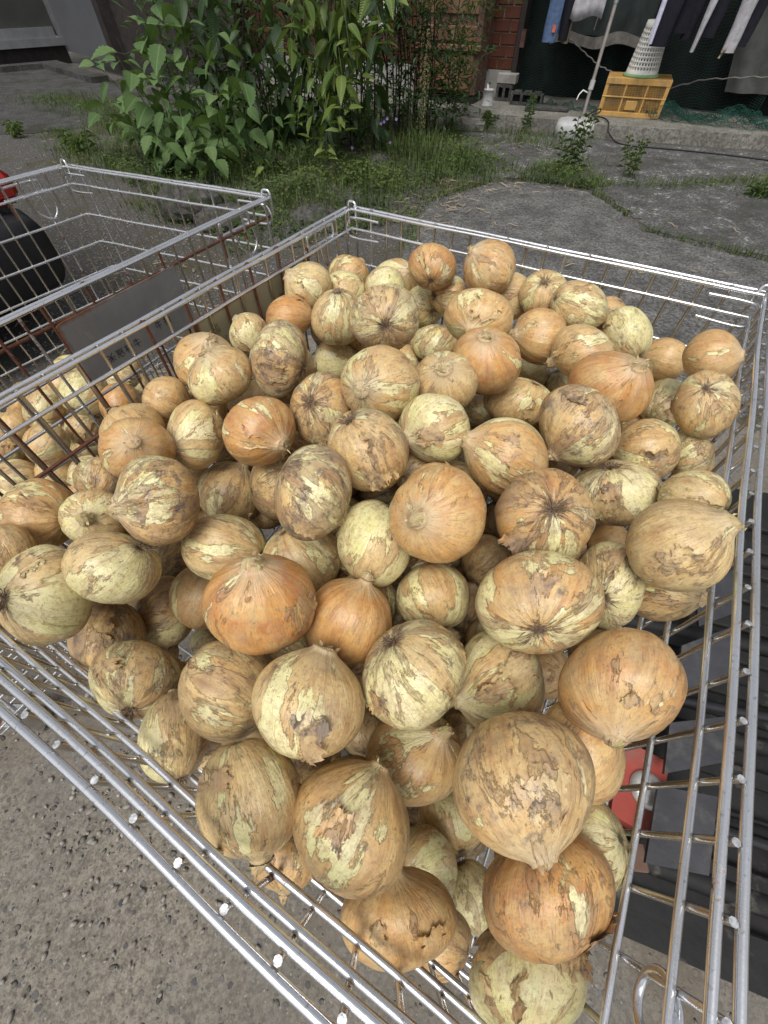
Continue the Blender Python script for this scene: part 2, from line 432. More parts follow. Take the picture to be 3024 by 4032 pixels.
def m_grass():
    t = NT('weed_green'); p = t.pos()
    n = t.noise(p, 2.2, 4, 0.6); f = t.noise(p, 60, 3, 0.6)
    c = t.mix(t.step(n, 0.35, 0.65), (0.045, 0.085, 0.022), (0.105, 0.155, 0.035))
    c = t.mix(t.step(f, 0.5, 0.72, 0, 0.7), c, (0.17, 0.16, 0.06))
    c = t.mix(t.step(f, 0.45, 0.3, 0, 0.5), c, (0.03, 0.055, 0.018))
    bs = t.n('ShaderNodeBsdfPrincipled', {'Base Color': c, 'Roughness': 0.55, 'Specular IOR Level': 0.3})
    tr = t.n('ShaderNodeBsdfTranslucent', {'Color': c})
    mx = t.n('ShaderNodeMixShader', {0: 0.25, 1: bs.outputs[0], 2: tr.outputs[0]})
    t.t.links.new(mx.outputs[0], t.out.inputs[0])
    return t.m

def m_rust():
    t = NT('rusty_sheet'); p = t.pos()
    q = t.vm('MULTIPLY', p, (1, 1, 0.35))
    n = t.noise(q, 9, 7, 0.62); f = t.noise(q, 40, 5, 0.7)
    c = t.mix(t.step(n, 0.36, 0.60), (0.17, 0.105, 0.055), (0.11, 0.046, 0.02))
    c = t.mix(t.step(n, 0.53, 0.66), c, (0.085, 0.035, 0.02))
    c = t.mix(t.step(f, 0.5, 0.7, 0, 0.6), c, (0.13, 0.055, 0.025))
    t.bsdf(Base_Color=c, Roughness=0.75, Normal=t.bump(f, 0.4, 0.004))
    return t.m

MAT = {}
MAT['onion'] = m_onion(); MAT['neck'] = m_neck()
MAT['root'] = simple('root_hair', (0.20, 0.135, 0.085), 0.85, var=0.5, scale=60)
MAT['zinc'] = m_zinc(); MAT['zinc_r'] = m_zinc('half_rusted_wire', 0.12); MAT['zinc_rr'] = m_zinc('rusted_wire', 0.34)
MAT['zinc_d'] = m_zinc('dull_zinc_wire', 0.02, (0.50, 0.46, 0.40))  # brown film colour standing in for dark reflections on the upright wires
MAT['cut'] = simple('cut_wire_end', (0.42, 0.43, 0.44), 0.35, 0.6, 0.6, 300)
MAT['plate'] = m_plate(); MAT['plate_back'] = m_plate_back()
MAT['ink'] = simple('black_ink', (0.035, 0.035, 0.04), 0.7, var=0.3, scale=200)
MAT['agg'] = m_aggregate(); MAT['ground'] = m_ground()
MAT['patch'] = m_concrete('rough_grey_concrete', (0.085, 0.083, 0.078), (0.20, 0.196, 0.185), (0.33, 0.325, 0.31), 0.60)
MAT['lichen'] = m_concrete('old_dark_concrete', (0.075, 0.073, 0.070), (0.16, 0.156, 0.15), (0.42, 0.41, 0.40), 0.55, (0.055, 0.055, 0.045))
MAT['step'] = m_concrete('step_concrete', (0.19, 0.18, 0.155), (0.27, 0.26, 0.225), (0.34, 0.33, 0.30), 0.62, (0.12, 0.115, 0.10), 0.5)
MAT['dgrey'] = m_concrete('dim_concrete', (0.05, 0.05, 0.048), (0.105, 0.103, 0.10), (0.22, 0.22, 0.21), 0.60, (0.035, 0.035, 0.022))
MAT['pebble'] = simple('pebble_stone', (0.12, 0.112, 0.10), 0.85, var=0.75, scale=70)
MAT['pebble_l'] = simple('gravel_stone', (0.27, 0.25, 0.22), 0.8, var=0.4, scale=25)
MAT['leafA'] = m_leaf('soft_green_leaf', (0.075, 0.145, 0.042), (0.155, 0.24, 0.08), (0.18, 0.27, 0.095), 0.6, 60)
MAT['leafB'] = m_leaf('young_glossy_leaf', (0.075, 0.135, 0.025), (0.165, 0.215, 0.045), (0.21, 0.27, 0.08), 0.35, 50)
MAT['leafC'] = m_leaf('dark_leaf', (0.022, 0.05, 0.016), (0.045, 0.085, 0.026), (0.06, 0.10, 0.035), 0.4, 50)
MAT['leafD'] = m_leaf('bamboo_leaf', (0.11, 0.17, 0.06), (0.19, 0.25, 0.09), (0.1, .15, .05), 0.5, 20)
MAT['grass'] = m_grass()
MAT['stem'] = simple('green_stem', (0.055, 0.075, 0.03), 0.6, var=0.4, scale=30)
MAT['bark'] = simple('dark_stem', (0.035, 0.028, 0.022), 0.8, var=0.4, scale=40)
MAT['dry'] = simple('dry_leaf', (0.24, 0.19, 0.12), 0.75, var=0.5, scale=3, bump=.1)
MAT['seed'] = simple('dry_seed', (0.24, 0.22, 0.11), 0.7, var=0.4, scale=60)
MAT['violet'] = simple('violet_petal', (0.36, 0.25, 0.50), 0.6)
MAT['rock'] = simple('mossy_rock', (0.07, 0.066, 0.06), 0.9, var=0.75, scale=22, bump=0.9, dirt=(0.035, 0.05, 0.018), ds=9)
MAT['brick'] = simple('red_brick', (0.085, 0.030, 0.018), 0.45, var=0.45, scale=3.2, bump=0.1)  # brick red darkened to carry the shade under the eaves
MAT['mortar'] = simple('pale_mortar', (0.30, 0.25, 0.20), 0.9, var=0.15)
MAT['found'] = simple('pale_foundation', (0.30, 0.29, 0.27), 0.85, var=0.2, scale=6, dirt=(0.2, 0.19, 0.17), ds=3)
MAT['rust'] = m_rust()
MAT['brown'] = simple('brown_steel', (0.115, 0.06, 0.048), 0.55, var=0.35, scale=7, dirt=(0.05, 0.025, 0.018), ds=8)
MAT['black'] = simple('black_plastic', (0.022, 0.022, 0.024), 0.5, var=0.3, scale=18)
MAT['wall_d'] = simple('grey_panel', (0.095, 0.098, 0.105), 0.55, var=0.12, scale=2)  # lens vignetting over the outbuilding put into this darker grey
MAT['alu'] = simple('dull_aluminium', (0.27, 0.28, 0.285), 0.4, 0.6, 0.15, 6)  # darkened too, for the vignetting over the sliding door
MAT['glass_d'] = simple('dim_frosted_glass', (0.055, 0.055, 0.052), 0.35, var=0.2, scale=2)
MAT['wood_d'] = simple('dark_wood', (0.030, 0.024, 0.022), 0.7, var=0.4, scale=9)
MAT['net'] = simple('green_net_cord', (0.012, 0.055, 0.04), 0.6, var=0.4, scale=10)
MAT['net_b'] = simple('bright_net_cord', (0.012, 0.068, 0.048), 0.6, var=0.4, scale=10)
MAT['tarp'] = simple('black_sheet', (0.010, 0.013, 0.013), 0.8, var=0.5, scale=5)  # near-black, stands in for the darkness behind the net
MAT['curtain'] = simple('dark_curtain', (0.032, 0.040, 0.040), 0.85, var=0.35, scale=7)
MAT['hem'] = simple('grey_hem', (0.17, 0.16, 0.145), 0.9, var=0.35, scale=14)
MAT['sheetg'] = simple('dim_grey_sheet', (0.075, 0.077, 0.072), 0.9, var=0.35, scale=6)
MAT['crate'] = simple('yellow_crate_plastic', (0.50, 0.295, 0.09), 0.5, var=0.14, scale=6, bump=.05, dirt=(0.33, 0.21, 0.09), ds=7)
MAT['white'] = simple('white_plastic', (0.72, 0.71, 0.66), 0.45, var=0.07, scale=8, bump=.03, dirt=(0.50, 0.48, 0.43), ds=6, dthr=(.55, .7))
MAT['greenrim'] = simple('pale_green_plastic', (0.22, 0.36, 0.17), 0.5, var=0.12)
MAT['polem'] = simple('pole_metal', (0.34, 0.31, 0.28), 0.4, 0.5, 0.2, 20)
MAT['greypl'] = simple('grey_white_plastic', (0.40, 0.40, 0.40), 0.55, var=0.08, scale=5, dirt=(0.33, 0.32, 0.30), ds=8)
MAT['cable'] = simple('black_cable', (0.02, 0.02, 0.022), 0.5)
MAT['denim'] = simple('blue_denim', (0.075, 0.115, 0.21), 0.9, var=0.3, scale=30)
MAT['navy'] = simple('navy_cloth', (0.009, 0.009, 0.015), 0.9, var=0.3, scale=30)
MAT['greyc'] = simple('grey_cloth', (0.40, 0.39, 0.41), 0.95, var=0.22, scale=26)
MAT['palec'] = simple('pale_stripe_cloth', (0.50, 0.50, 0.62), 0.9, var=0.25, scale=30)
MAT['orange_t'] = simple('orange_thread', (0.5, 0.12, 0.05), 0.8)
MAT['beige'] = simple('beige_cloth', (0.25, 0.20, 0.13), 0.9, var=.3)
MAT['carp'] = simple('black_bumper', (0.018, 0.018, 0.020), 0.42, var=0.2, scale=30, bump=.03)
MAT['carb'] = simple('dark_car_paint', (0.022, 0.024, 0.028), 0.15, var=0.1, spec=0.6, bump=0)
MAT['lampr'] = simple('red_lamp_plastic', (0.26, 0.012, 0.010), 0.12, var=0.15, spec=0.6, scale=40, bump=0)
MAT['lampw'] = simple('clear_lamp_plastic', (0.62, 0.62, 0.64), 0.12, var=0.2, spec=0.6, bump=0)
MAT['tyre'] = simple('tyre_rubber', (0.02, 0.02, 0.02), 0.8)
MAT['rim'] = simple('wheel_rim', (0.4, 0.4, 0.42), 0.35, 0.8)
MAT['cglass'] = simple('car_glass', (0.02, 0.025, 0.028), 0.05, spec=0.7, bump=0)
MAT['dplate'] = simple('dusty_dark_plate', (0.055, 0.056, 0.062), 0.5, 0.2, 0.35, 9, dirt=(0.13, 0.12, 0.105), ds=7, dthr=(.53, .68))
MAT['blackdirt'] = simple('scuffed_black', (0.013, 0.0125, 0.012), 0.65, var=0.4, scale=12, dirt=(0.075, 0.068, 0.058), ds=14, dthr=(.58, .68))
MAT['redp'] = simple('red_plastic', (0.30, 0.055, 0.04), 0.5, var=0.2, scale=8, dirt=(0.25, 0.09, 0.07), ds=12)
MAT['disc'] = simple('silver_disc', (0.55, 0.54, 0.50), 0.35, 0.5, 0.25, 20)
MAT['brownbox'] = simple('brown_box', (0.12, 0.07, 0.05), 0.8, var=.3)
# ------------------------------------------------------------------ setting: ground sheets
def sheet(name, pts, z, mat, **kw):
    me = mesh(name, [(x, y, z) for x, y in pts], [tuple(range(len(pts)))], False)
    return link(name, me, mat, kind='structure')

sheet('ground', [(-120, -120), (120, -120), (120, 140), (-120, 140)], 0.0, MAT['ground'])
sheet('concrete_yard', [(-1.55, -3), (3.2, -3), (3.0, -0.4), (2.5, 0.6), (1.35, 1.35), (0.9, 1.6), (0.2, 1.75), (-0.35, 1.95), (-0.85, 1.9), (-1.25, 1.4), (-1.6, .6)], 0.004, MAT['agg'])
def wavy(pts, amp, n=8, seed=1):
    r = random.Random(seed); out = []
    for i in range(len(pts)):
        a, b = pts[i], pts[(i + 1) % len(pts)]
        for k in range(n):
            f = k / n
            out.append((a[0] + (b[0] - a[0]) * f + r.uniform(-amp, amp), a[1] + (b[1] - a[1]) * f + r.uniform(-amp, amp)))
    return out
sheet('concrete_patch', wavy([(0.05, 1.8), (0.9, 1.65), (1.4, 1.45), (3.4, 0.9), (3.6, 2.05), (2.5, 2.75), (2.1, 3.07), (1.86, 3.3), (1.82, 3.75), (1.72, 4.15), (1.25, 4.42), (0.9, 4.36), (0.45, 4.02), (0.22, 3.55), (0.1, 2.6)], 0.025), 0.008, MAT['patch'])
sheet('old_concrete', wavy([(1.93, 3.35), (2.2, 3.1), (2.55, 2.85), (3.65, 2.15), (6, 1.2), (8, 3.5), (5.0, 5.0), (3.9, 5.35), (2.43, 5.9), (1.7, 6.15), (0.9, 6.3), (0.7, 5.6), (0.9, 4.6), (1.3, 4.52), (1.8, 4.2), (1.9, 3.75)], 0.03, 8, 3), 0.004, MAT['lichen'])
sheet('old_pavement', wavy([(-9, 10.2), (-7.2, 11.2), (-5.7, 11.0), (-4.6, 9.9), (-2.9, 8.4), (-2.7, 7.4), (-3.4, 6.6), (-4.2, 6.1), (-9, 6.6)], 0.05, 8, 4), 0.004, MAT['dgrey'])

# the raised concrete step along the house
E1 = Vector((0.9, -0.43, 0)).normalized(); NN = Vector((0.43, 0.9, 0)).normalized()
def prism(mb, top, z0, z1, mi=0):
    n = len(top)
    V = [(x, y, z0) for x, y in top] + [(x, y, z1) for x, y in top]
    F = [tuple(range(n, 2 * n))] + [(i, (i + 1) % n, n + (i + 1) % n, n + i) for i in range(n)]
    mb.add(V, F, mi, False)
front = [(-1.2, 7.62), (0.86, 6.72), (1.6, 6.36), (2.43, 5.96), (3.1, 5.74), (3.98, 5.46), (6.5, 4.55)]
back = [(6.9, 5.2), (4.4, 6.2), (2.8, 7.3), (1.6, 7.9), (-0.9, 9.0)]
mb = MB(); prism(mb, front + back, -0.02, 0.113)
st = mb.build('pavement', MAT['step'], kind='structure')
# loose flat slabs lying at the foot of the step
def slab(label, c, d, rz, z, mat):
    m_ = MB().box((0, 0, 0), d, rotz(rz), 0.008)
    return m_.build('concrete_slab', mat, loc=(c[0], c[1], z), label=label, cat='slab')
slab('thin broken slab on the step left of the laundry pole', (1.95, 6.72), (0.5, 0.16, 0.035), -0.35, 0.131, MAT['dgrey'])
slab('low slab at the foot of the step in front of the rusty cabinet', (0.98, 6.45), (0.42, 0.3, 0.07), -0.3, 0.035, MAT['step'])

# ------------------------------------------------------------------ house behind: bricks, window, foundation, added shading eaves
house = empty('brick_house', (1.61, 7.50, 0), math.atan2(-0.43, 0.9), label='red brick house wall with pale foundation behind the plants', cat='house')
L0 = -4.2
wall = MB().box((L0 / 2, 0.10, 0.78), (-L0, 0.16, 0.86)).build('wall', MAT['mortar'], house)
MB().box((L0 / 2, 0.09, 0.175), (-L0, 0.20, 0.352)).build('foundation', MAT['found'], house)
br = MB().box((0, 0, 0), (0.190, 0.03, 0.092), None, 0.004)
bme = None
wx0, wx1, wz0 = -2.30, -1.78, 0.68
nb = 0
for r in range(8):
    z = 0.405 + r * 0.102
    off = 0.1 if r % 2 else 0.0
    for k in range(-1, 22):
        if k < 0 and not off: continue
        x = -0.10 - off - k * 0.2
        if k < 0: x = -0.05
        if x < L0: continue
        if wx0 - 0.1 < x < wx1 + 0.1 and z > wz0 - 0.06: continue
        if bme is None:
            o = br.build('brick', MAT['brick'], wall); bme = o.data
        else: o = link('brick', bme, None, wall)
        if k < 0: o.scale = (0.48, 1, 1)
        o.location = (x, 0.013 + random.uniform(-.002, .002), z)
        nb += 1
wf = MB()
wf.box(((wx0 + wx1) / 2, 0.01, wz0), (wx1 - wx0 + .06, 0.06, 0.05)).box(((wx0 + wx1) / 2, 0.01, 1.19), (wx1 - wx0 + .06, 0.06, 0.05))
for x in (wx0, wx1, (wx0 + wx1) / 2): wf.box((x, 0.008, 0.94), (0.04, 0.05, 0.46))
win = wf.build('window', MAT['white'], house)
MB().box(((wx0 + wx1) / 2, 0.016, 0.94), (wx1 - wx0, 0.006, 0.46)).build('pane', MAT['glass_d'], win)
# right jamb of the brick pier, hinge, upper wall; unseen eaves added to shade the drying place
MB().box((0.035, 0.07, 0.72), (0.06, 0.2, 1.2)).build('jamb', MAT['wood_d'], house)
MB().box((0.085, -0.02, 0.62), (0.05, 0.06, 0.14)).build('hinge', MAT['brown'], house)
MB().box((L0 / 2, 0.1, 1.92), (-L0, 0.16, 1.38)).build('upper_wall', MAT['found'], house)
MB().box((0.6, 0.75, 2.68), (10.0, 2.9, 0.10)).build('eave', MAT['wood_d'], house)
for px in (0.03, 2.2, 4.4): MB().box((px, -0.55, 1.375), (0.09, 0.09, 2.52)).build('post', MAT['wood_d'], house) if px > 4 else None

# dark drying recess: black backdrop standing in for its shade, netting, curtain with a grey hem
def ribbon_surface(pts, z0, z1, nz, f, nx=8):
    P = []
    for i in range(len(pts) - 1):
        for k in range(nx):
            t = k / nx; P.append((pts[i][0] + (pts[i + 1][0] - pts[i][0]) * t, pts[i][1] + (pts[i + 1][1] - pts[i][1]) * t))
    P.append(pts[-1])
    V = []; F = []
    for i, (x, y) in enumerate(P):
        for j in range(nz + 1):
            z = z0 + (z1 - z0) * j / nz
            d = f(i, z); V.append((x + NN.x * d, y + NN.y * d, z))
    for i in range(len(P) - 1):
        for j in range(nz):
            a = i * (nz + 1) + j; F.append((a, a + nz + 1, a + nz + 2, a + 1))
    return V, F
netline = [(1.66, 7.62), (2.2, 7.40), (2.8, 7.10), (3.4, 6.75), (4.2, 6.3), (6.4, 5.3)]
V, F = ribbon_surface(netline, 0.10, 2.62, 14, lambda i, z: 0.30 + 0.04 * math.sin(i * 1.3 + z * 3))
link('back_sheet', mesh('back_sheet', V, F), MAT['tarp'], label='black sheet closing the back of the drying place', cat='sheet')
def net_obj(name, fn, nu, nv, r, mat, **kw):
    m_ = MB()
    for i in range(nu):
        m_.tube([fn(i / (nu - 1), k / 40) for k in range(41)], r, 3, False)
    for j in range(nv):
        m_.tube([fn(k / 60, j / (nv - 1)) for k in range(61)], r, 3, False)
    return m_.build(name, mat, **kw)
def along(line, t):
    t *= len(line) - 1; i = min(int(t), len(line) - 2); f = t - i
    return (line[i][0] + (line[i + 1][0] - line[i][0]) * f, line[i][1] + (line[i + 1][1] - line[i][1]) * f)
def hang(u, v):
    x, y = along(netline[:5], u); d = 0.10 + 0.05 * math.sin(u * 23) + 0.03 * math.sin(u * 61 + v * 5) - 0.10 * (1 - v) ** 2
    return (x + NN.x * d, y + NN.y * d, 0.13 + 0.95 * v + 0.03 * math.sin(u * 40 + v * 9))
net_obj('hanging_net', hang, 110, 42, 0.0011, MAT['net'], label='dark green bird netting hanging across the drying place', cat='net')
def heap(u, v):
    x = 2.95 + 1.75 * u; y = 6.33 - 0.52 * (x - 2.95) + (v - 0.5) * 0.36
    h = 0.11 * math.sin(PI * min(1, max(0, v))) * (0.6 + 0.4 * math.sin(u * 17)) + 0.025 * math.sin(u * 71 + v * 13) + 0.02 * math.sin(v * 31 + u * 9)
    return (x + 0.03 * math.sin(v * 19 + u * 33), y + 0.03 * math.sin(u * 47), 0.122 + max(0.0, h))
net_obj('net_heap', heap, 90, 30, 0.0016, MAT['net_b'], label='bunched bright green net lying on the step right of the yellow crate', cat='net')
def heap2(u, v):
    x = 1.75 + 0.75 * u; y = 6.98 - 0.48 * (x - 1.75) + (v - 0.5) * 0.14
    return (x, y + 0.03 * math.sin(u * 31), 0.12 + 0.06 * math.sin(PI * v) * (0.6 + .4 * math.sin(u * 23)) + 0.015 * math.sin(u * 60))
net_obj('net_heap', heap2, 50, 12, 0.0016, MAT['net_b'], label='low roll of green net on the step behind the laundry pole', cat='net')
cur = empty('curtain', (0, 0, 0), label='dark sheet with a wavy grey hem hung behind the laundry', cat='curtain')
cl = netline[1:5]
def cz(i): return 0.68 + 0.03 * math.sin(i * 0.9) - 0.004 * i
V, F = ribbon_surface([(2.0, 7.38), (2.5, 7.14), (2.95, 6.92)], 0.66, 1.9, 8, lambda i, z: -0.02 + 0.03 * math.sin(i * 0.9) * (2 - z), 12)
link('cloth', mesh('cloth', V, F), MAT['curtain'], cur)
V, F = ribbon_surface([(2.0, 7.38), (2.5, 7.14), (2.95, 6.92)], 0.585, 0.675, 3, lambda i, z: -0.05 + 0.035 * math.sin(i * 0.9), 12)
V = [(x, y, z + 0.025 * math.sin(k * 0.11)) for k, (x, y, z) in enumerate(V)]
link('hem', mesh('hem', V, F), MAT['hem'], cur)
V, F = ribbon_surface([(3.74, 6.50), (4.0, 6.38), (4.6, 6.1)], 0.30, 1.7, 10, lambda i, z: -0.04 + 0.03 * math.sin(i * 0.8 + z * 4), 8)
V = [(x + 0.25 * max(0, (0.62 - z)) , y - .12 * max(0, (.62 - z)), z) for x, y, z in V]
link('pale_sheet', mesh('pale_sheet', V, F), MAT['sheetg'], label='greyish sheet hanging at the right end of the drying place', cat='sheet')
def cord(label, pts, r=0.006, mat=None):
    P = []
    for i in range(len(pts) - 1):
        for k in range(8):
            t = k / 8; P.append([pts[i][a] + (pts[i + 1][a] - pts[i][a]) * t for a in range(3)])
    P.append(list(pts[-1]))
    for i, p in enumerate(P): p[2] += 0.006 * math.sin(i * 2.1); p[0] += .004 * math.sin(i * 1.7)
    return MB().tube(P, r, 6).build('rope', mat or MAT['hem'], label=label, cat='rope')
cord('twisted pale cord sagging across the net right of the crate', [(3.15, 6.55, 0.30), (3.5, 6.40, 0.40), (3.9, 6.2, 0.44), (4.4, 5.95, 0.47)])
cord('frayed cord slanting across the dark net left of the crate', [(2.12, 7.22, 0.66), (2.3, 7.12, 0.56), (2.5, 6.95, 0.45), (2.66, 6.8, 0.40)], 0.006)
cord('thin pale cord hanging straight down over the dark curtain', [(2.46, 7.06, 1.5), (2.42, 7.08, 1.0), (2.38, 7.10, 0.70)], 0.007)

# ------------------------------------------------------------------ left building
lb = empty('grey_outbuilding', (-6.19, 11.91, 0), label='dim grey building with an aluminium sliding door at the upper left', cat='building')
dA = Vector((-2.8, -2.5, 0)); dB = Vector((1.79, -1.94, 0))
def wallbox(mb, a, b, z0, z1, th, off=0.0):
    a = Vector((*a, 0)); b = Vector((*b, 0)); d = (b - a); L = d.length; ang = math.atan2(d.y, d.x)
    n = Vector((-math.sin(ang), math.cos(ang), 0))
    mb.box((a + b) / 2 + n * off + Vector((0, 0, (z0 + z1) / 2)), (L, th, z1 - z0), rotz(ang))
m_ = MB(); wallbox(m_, (0, 0), (1.79, -1.94), 0.16, 3.2, 0.12, 0.06); m_.build('wall', MAT['wall_d'], lb)
m_ = MB(); wallbox(m_, (1.79, -1.94), (1.93, -2.09), 0.12, 3.2, 0.2); m_.build('corner_post', MAT['wood_d'], lb)
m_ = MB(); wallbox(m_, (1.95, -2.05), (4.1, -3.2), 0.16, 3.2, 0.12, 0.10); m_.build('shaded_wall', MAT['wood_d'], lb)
m_ = MB(); wallbox(m_, (-3.6, -3.2), (0, 0), 0.24, 0.34, 0.16); dr = m_.build('door_sill', MAT['alu'], lb)
m_ = MB(); wallbox(m_, (-3.6, -3.2), (0, 0), -0.02, 0.236, 0.06, 0.05); m_.build('sill_gap', MAT['wood_d'], lb)  # dark strip standing in for the shaded void below the sill
m_ = MB()
for s0 in (0.0, 0.36, 0.70):
    a = (dA.x * s0 * 1.286, dA.y * s0 * 1.286)
    m_.box((a[0], a[1], 1.3), (0.12, 0.12, 1.92), rotz(0.72))
wallbox(m_, (-3.6, -3.2), (-0.08, -0.07), 0.345, 0.47, 0.07)
door = m_.build('sliding_door', MAT['alu'], lb)
m_ = MB(); wallbox(m_, (-3.6, -3.2), (-0.05, -0.04), 0.36, 2.25, 0.02, 0.03); m_.build('pane', MAT['glass_d'], door)
m_ = MB(); wallbox(m_, (-3.6, -3.2), (0, 0), 2.26, 3.2, 0.14); m_.build('lintel', MAT['wall_d'], lb)
m_ = MB()
prism(m_, [(-10.2, 8.1), (-6.3, 11.55), (-4.55, 9.7), (-4.75, 9.5), (-6.35, 11.1), (-9.9, 7.9)], -0.02, 0.075)
m_.build('pavement', MAT['dgrey'], kind='structure')

# ------------------------------------------------------------------ rusty cabinet, blocks, cup
cab = empty('rusty_cabinet', (1.12, 7.06, 0.113), math.atan2(-0.43, 0.9), label='tall rusty sheet metal cabinet on the step by the brick pier', cat='cabinet')
MB().box((-0.41, 0.2, 0.03), (0.80, 0.38, 0.06)).build('plinth', MAT['black'], cab)
MB().box((-0.42, 0.22, 0.82), (0.82, 0.42, 1.5), None, 0.008).build('body', MAT['brown'], cab)
for (z0, z1) in ((0.10, 0.40), (0.50, 0.62), (0.70, 1.00), (1.06, 1.5)):
    MB().box((-0.43, 0.005, (z0 + z1) / 2), (0.72, 0.03, z1 - z0), None, 0.008).build('panel', MAT['rust'], cab)
MB().box((-0.42, -0.012, 0.455), (0.84, 0.05, 0.05), None, 0.006).build('rail', MAT['rust'], cab)
def block(label, loc, rz, n=3, mat='dgrey', up=False):
    b = empty('concrete_block', loc, rz, label=label, cat='block')
    m2 = MB(); L, H, Dp = 0.39, 0.12, 0.12
    if up: L, H = 0.20, 0.15
    k = n + 1; w = 0.03; hw = (L - k * w) / n
    for i in range(k): m2.box((-L / 2 + w / 2 + i * (w + hw), 0, H / 2), (w, Dp, H))
    m2.box((0, 0, 0.014), (L - .002, Dp - .004, 0.028)); m2.box((0, 0, H - 0.014), (L - .002, Dp - .004, 0.028))
    m2.box((0, Dp / 2 - .01, H / 2), (L - .01, 0.012, H - .01))
    m2.build('shell', MAT[mat], b)
    return b
block('upright hollow concrete block under the brick pier', (1.53, 7.30, 0.113), -0.44, 2, up=True)
MB().box((0, 0, 0), (0.24, 0.14, 0.085), rotz(-0.44), 0.006).build('pale_stone', MAT['found'], loc=(1.545, 7.32, 0.307), label='pale stone slab on the hollow block beneath the brick pier', cat='stone')
block('hollow concrete block lying on the step left of the laundry pole', (1.76, 7.02, 0.113), -0.40, 3)
cup = empty('paint_cup', (1.27, 6.96, 0.113), label='small white paint smeared cup with a stub standing by the rusty cabinet', cat='cup')
m_ = MB(); prof = [(0.0, 0), (0.072, 0), (0.072, 0.012), (0.06, 0.02), (0.058, 0.135), (0.064, 0.14), (0.058, 0.145), (0.05, 0.13), (0.0, 0.125)]
def lathe(mb, prof, n=24, mi=0, c=(0, 0, 0)):
    V = []; F = []
    for r, z in prof:
        for k in range(n):
            a = 2 * PI * k / n; V.append((c[0] + r * math.cos(a), c[1] + r * math.sin(a), c[2] + z))
    for i in range(len(prof) - 1):
        for k in range(n):
            F.append((i * n + k, i * n + (k + 1) % n, (i + 1) * n + (k + 1) % n, (i + 1) * n + k))
    mb.add(V, F, mi)
lathe(m_, prof); m_.build('body', MAT['greypl'], cup)
MB().tube([(-0.02, 0, 0.12), (-0.022, 0, 0.17), (-0.03, 0, 0.19)], [0.016, 0.012, 0.004], 8).build('stub', MAT['white'], cup)

# ------------------------------------------------------------------ crate, basket, laundry pole, cable
CR = math.atan2(-0.36, 0.93)
crate = empty('harvest_crate', (2.84, 6.52, 0.113), CR, label='yellow plastic mesh harvest crate standing on the step', cat='crate')
CL, CW, CH = 0.66, 0.42, 0.30
m_ = MB()
for sy in (-1, 1):
    for z, h in ((0.02, 0.04), (CH - 0.024, 0.048), (CH * 0.52, 0.012)): m_.box((0, sy * CW / 2, z), (CL, 0.02, h), None, 0.003)
    for x in (-CL / 2 + .02, -CL / 6, CL / 6, CL / 2 - .02): m_.box((x, sy * (CW / 2 - .001), CH / 2), (0.016 if abs(x) < .2 else 0.036, 0.016, CH - .03))
for sx in (-1, 1):
    for z, h in ((0.02, 0.04), (CH - 0.024, 0.048)): m_.box((sx * (CL / 2 - .011), 0, z), (0.02, CW - .024, h), None, 0.003)
    m_.box((sx * (CL / 2 - .014), 0, CH / 2), (0.008, CW - .03, CH - .06))
m_.build('frame', MAT['crate'], crate)
m_ = MB()
for sy in (-1, 1):
    x0, x1, z0, z1 = -CL / 2 + 0.036, CL / 2 - 0.036, 0.04, CH - 0.048
    for dg in (1, -1):
        k = x0 - (z1 - z0)
        while k < x1 + (z1 - z0):
            # clipped diagonal strand
            a = (k, z0) if dg > 0 else (k, z1); b = (k + (z1 - z0) * 0.62, z1) if dg > 0 else (k + (z1 - z0) * 0.62, z0)
            lo = max(0, (x0 - a[0]) / (b[0] - a[0])); hi = min(1, (x1 - a[0]) / (b[0] - a[0]))
            if hi > lo + .02:
                f = lambda t: (a[0] + (b[0] - a[0]) * t, sy * (CW / 2 - .003 + .001 * dg), a[1] + (b[1] - a[1]) * t)
                m_.tube([f(lo), f(hi)], 0.0026, 4, False)
            k += 0.0165
m_.build('lattice', MAT['crate'], crate, kind='stuff')
MB().box((0, -CW / 2 - .004, 0.095), (0.12, 0.012, 0.075), None, .003).build('name_panel', MAT['crate'], crate)
MB().box((0, 0, CH - 0.004), (CL - .01, CW - .01, 0.012)).build('bottom', MAT['crate'], crate)

bas = empty('laundry_basket', (2.83, 6.49, 0.415), CR, label='tall white laundry basket with square holes upturned on the yellow crate', cat='basket')
m_ = MB(); n = 64; H0, H1 = 0.03, 0.385
rad = lambda z: 0.168 - 0.055 * z / 0.40
rows = [0.0, 0.018, 0.055]; 
ph = 0.022
zz = 0.055; hole = []
while zz < 0.345:
    hole.append((zz, zz + 0.021)); rows += [zz + 0.021, zz + 0.0335]; zz += 0.0335
rows += [0.392]
V = []; F = []
for z in rows:
    for k in range(n):
        a = 2 * PI * k / n; V.append((rad(z) * math.cos(a), rad(z) * math.sin(a), z))
for i in range(len(rows) - 1):
    isH = any(abs(rows[i] - h[0]) < 1e-4 for h in hole)
    for k in range(n):
        if isH and k % 2 == 0: continue
        F.append((i * n + k, i * n + (k + 1) % n, (i + 1) * n + (k + 1) % n, (i + 1) * n + k))
bm_ = link('body', mesh('body', V, F), MAT['white'], bas)
so = bm_.modifiers.new('thick', 'SOLIDIFY'); so.thickness = 0.006; so.offset = -1
m_ = MB(); lathe(m_, [(0.0, 0.392), (0.085, 0.392), (0.108, 0.390), (0.114, 0.383), (0.112, 0.375)], 40); m_.build('base', MAT['white'], bas)
m_ = MB(); lathe(m_, [(0.160, 0.0), (0.184, 0.0), (0.188, 0.008), (0.184, 0.02), (0.168, 0.024)], 48); m_.build('rim', MAT['greenrim'], bas)

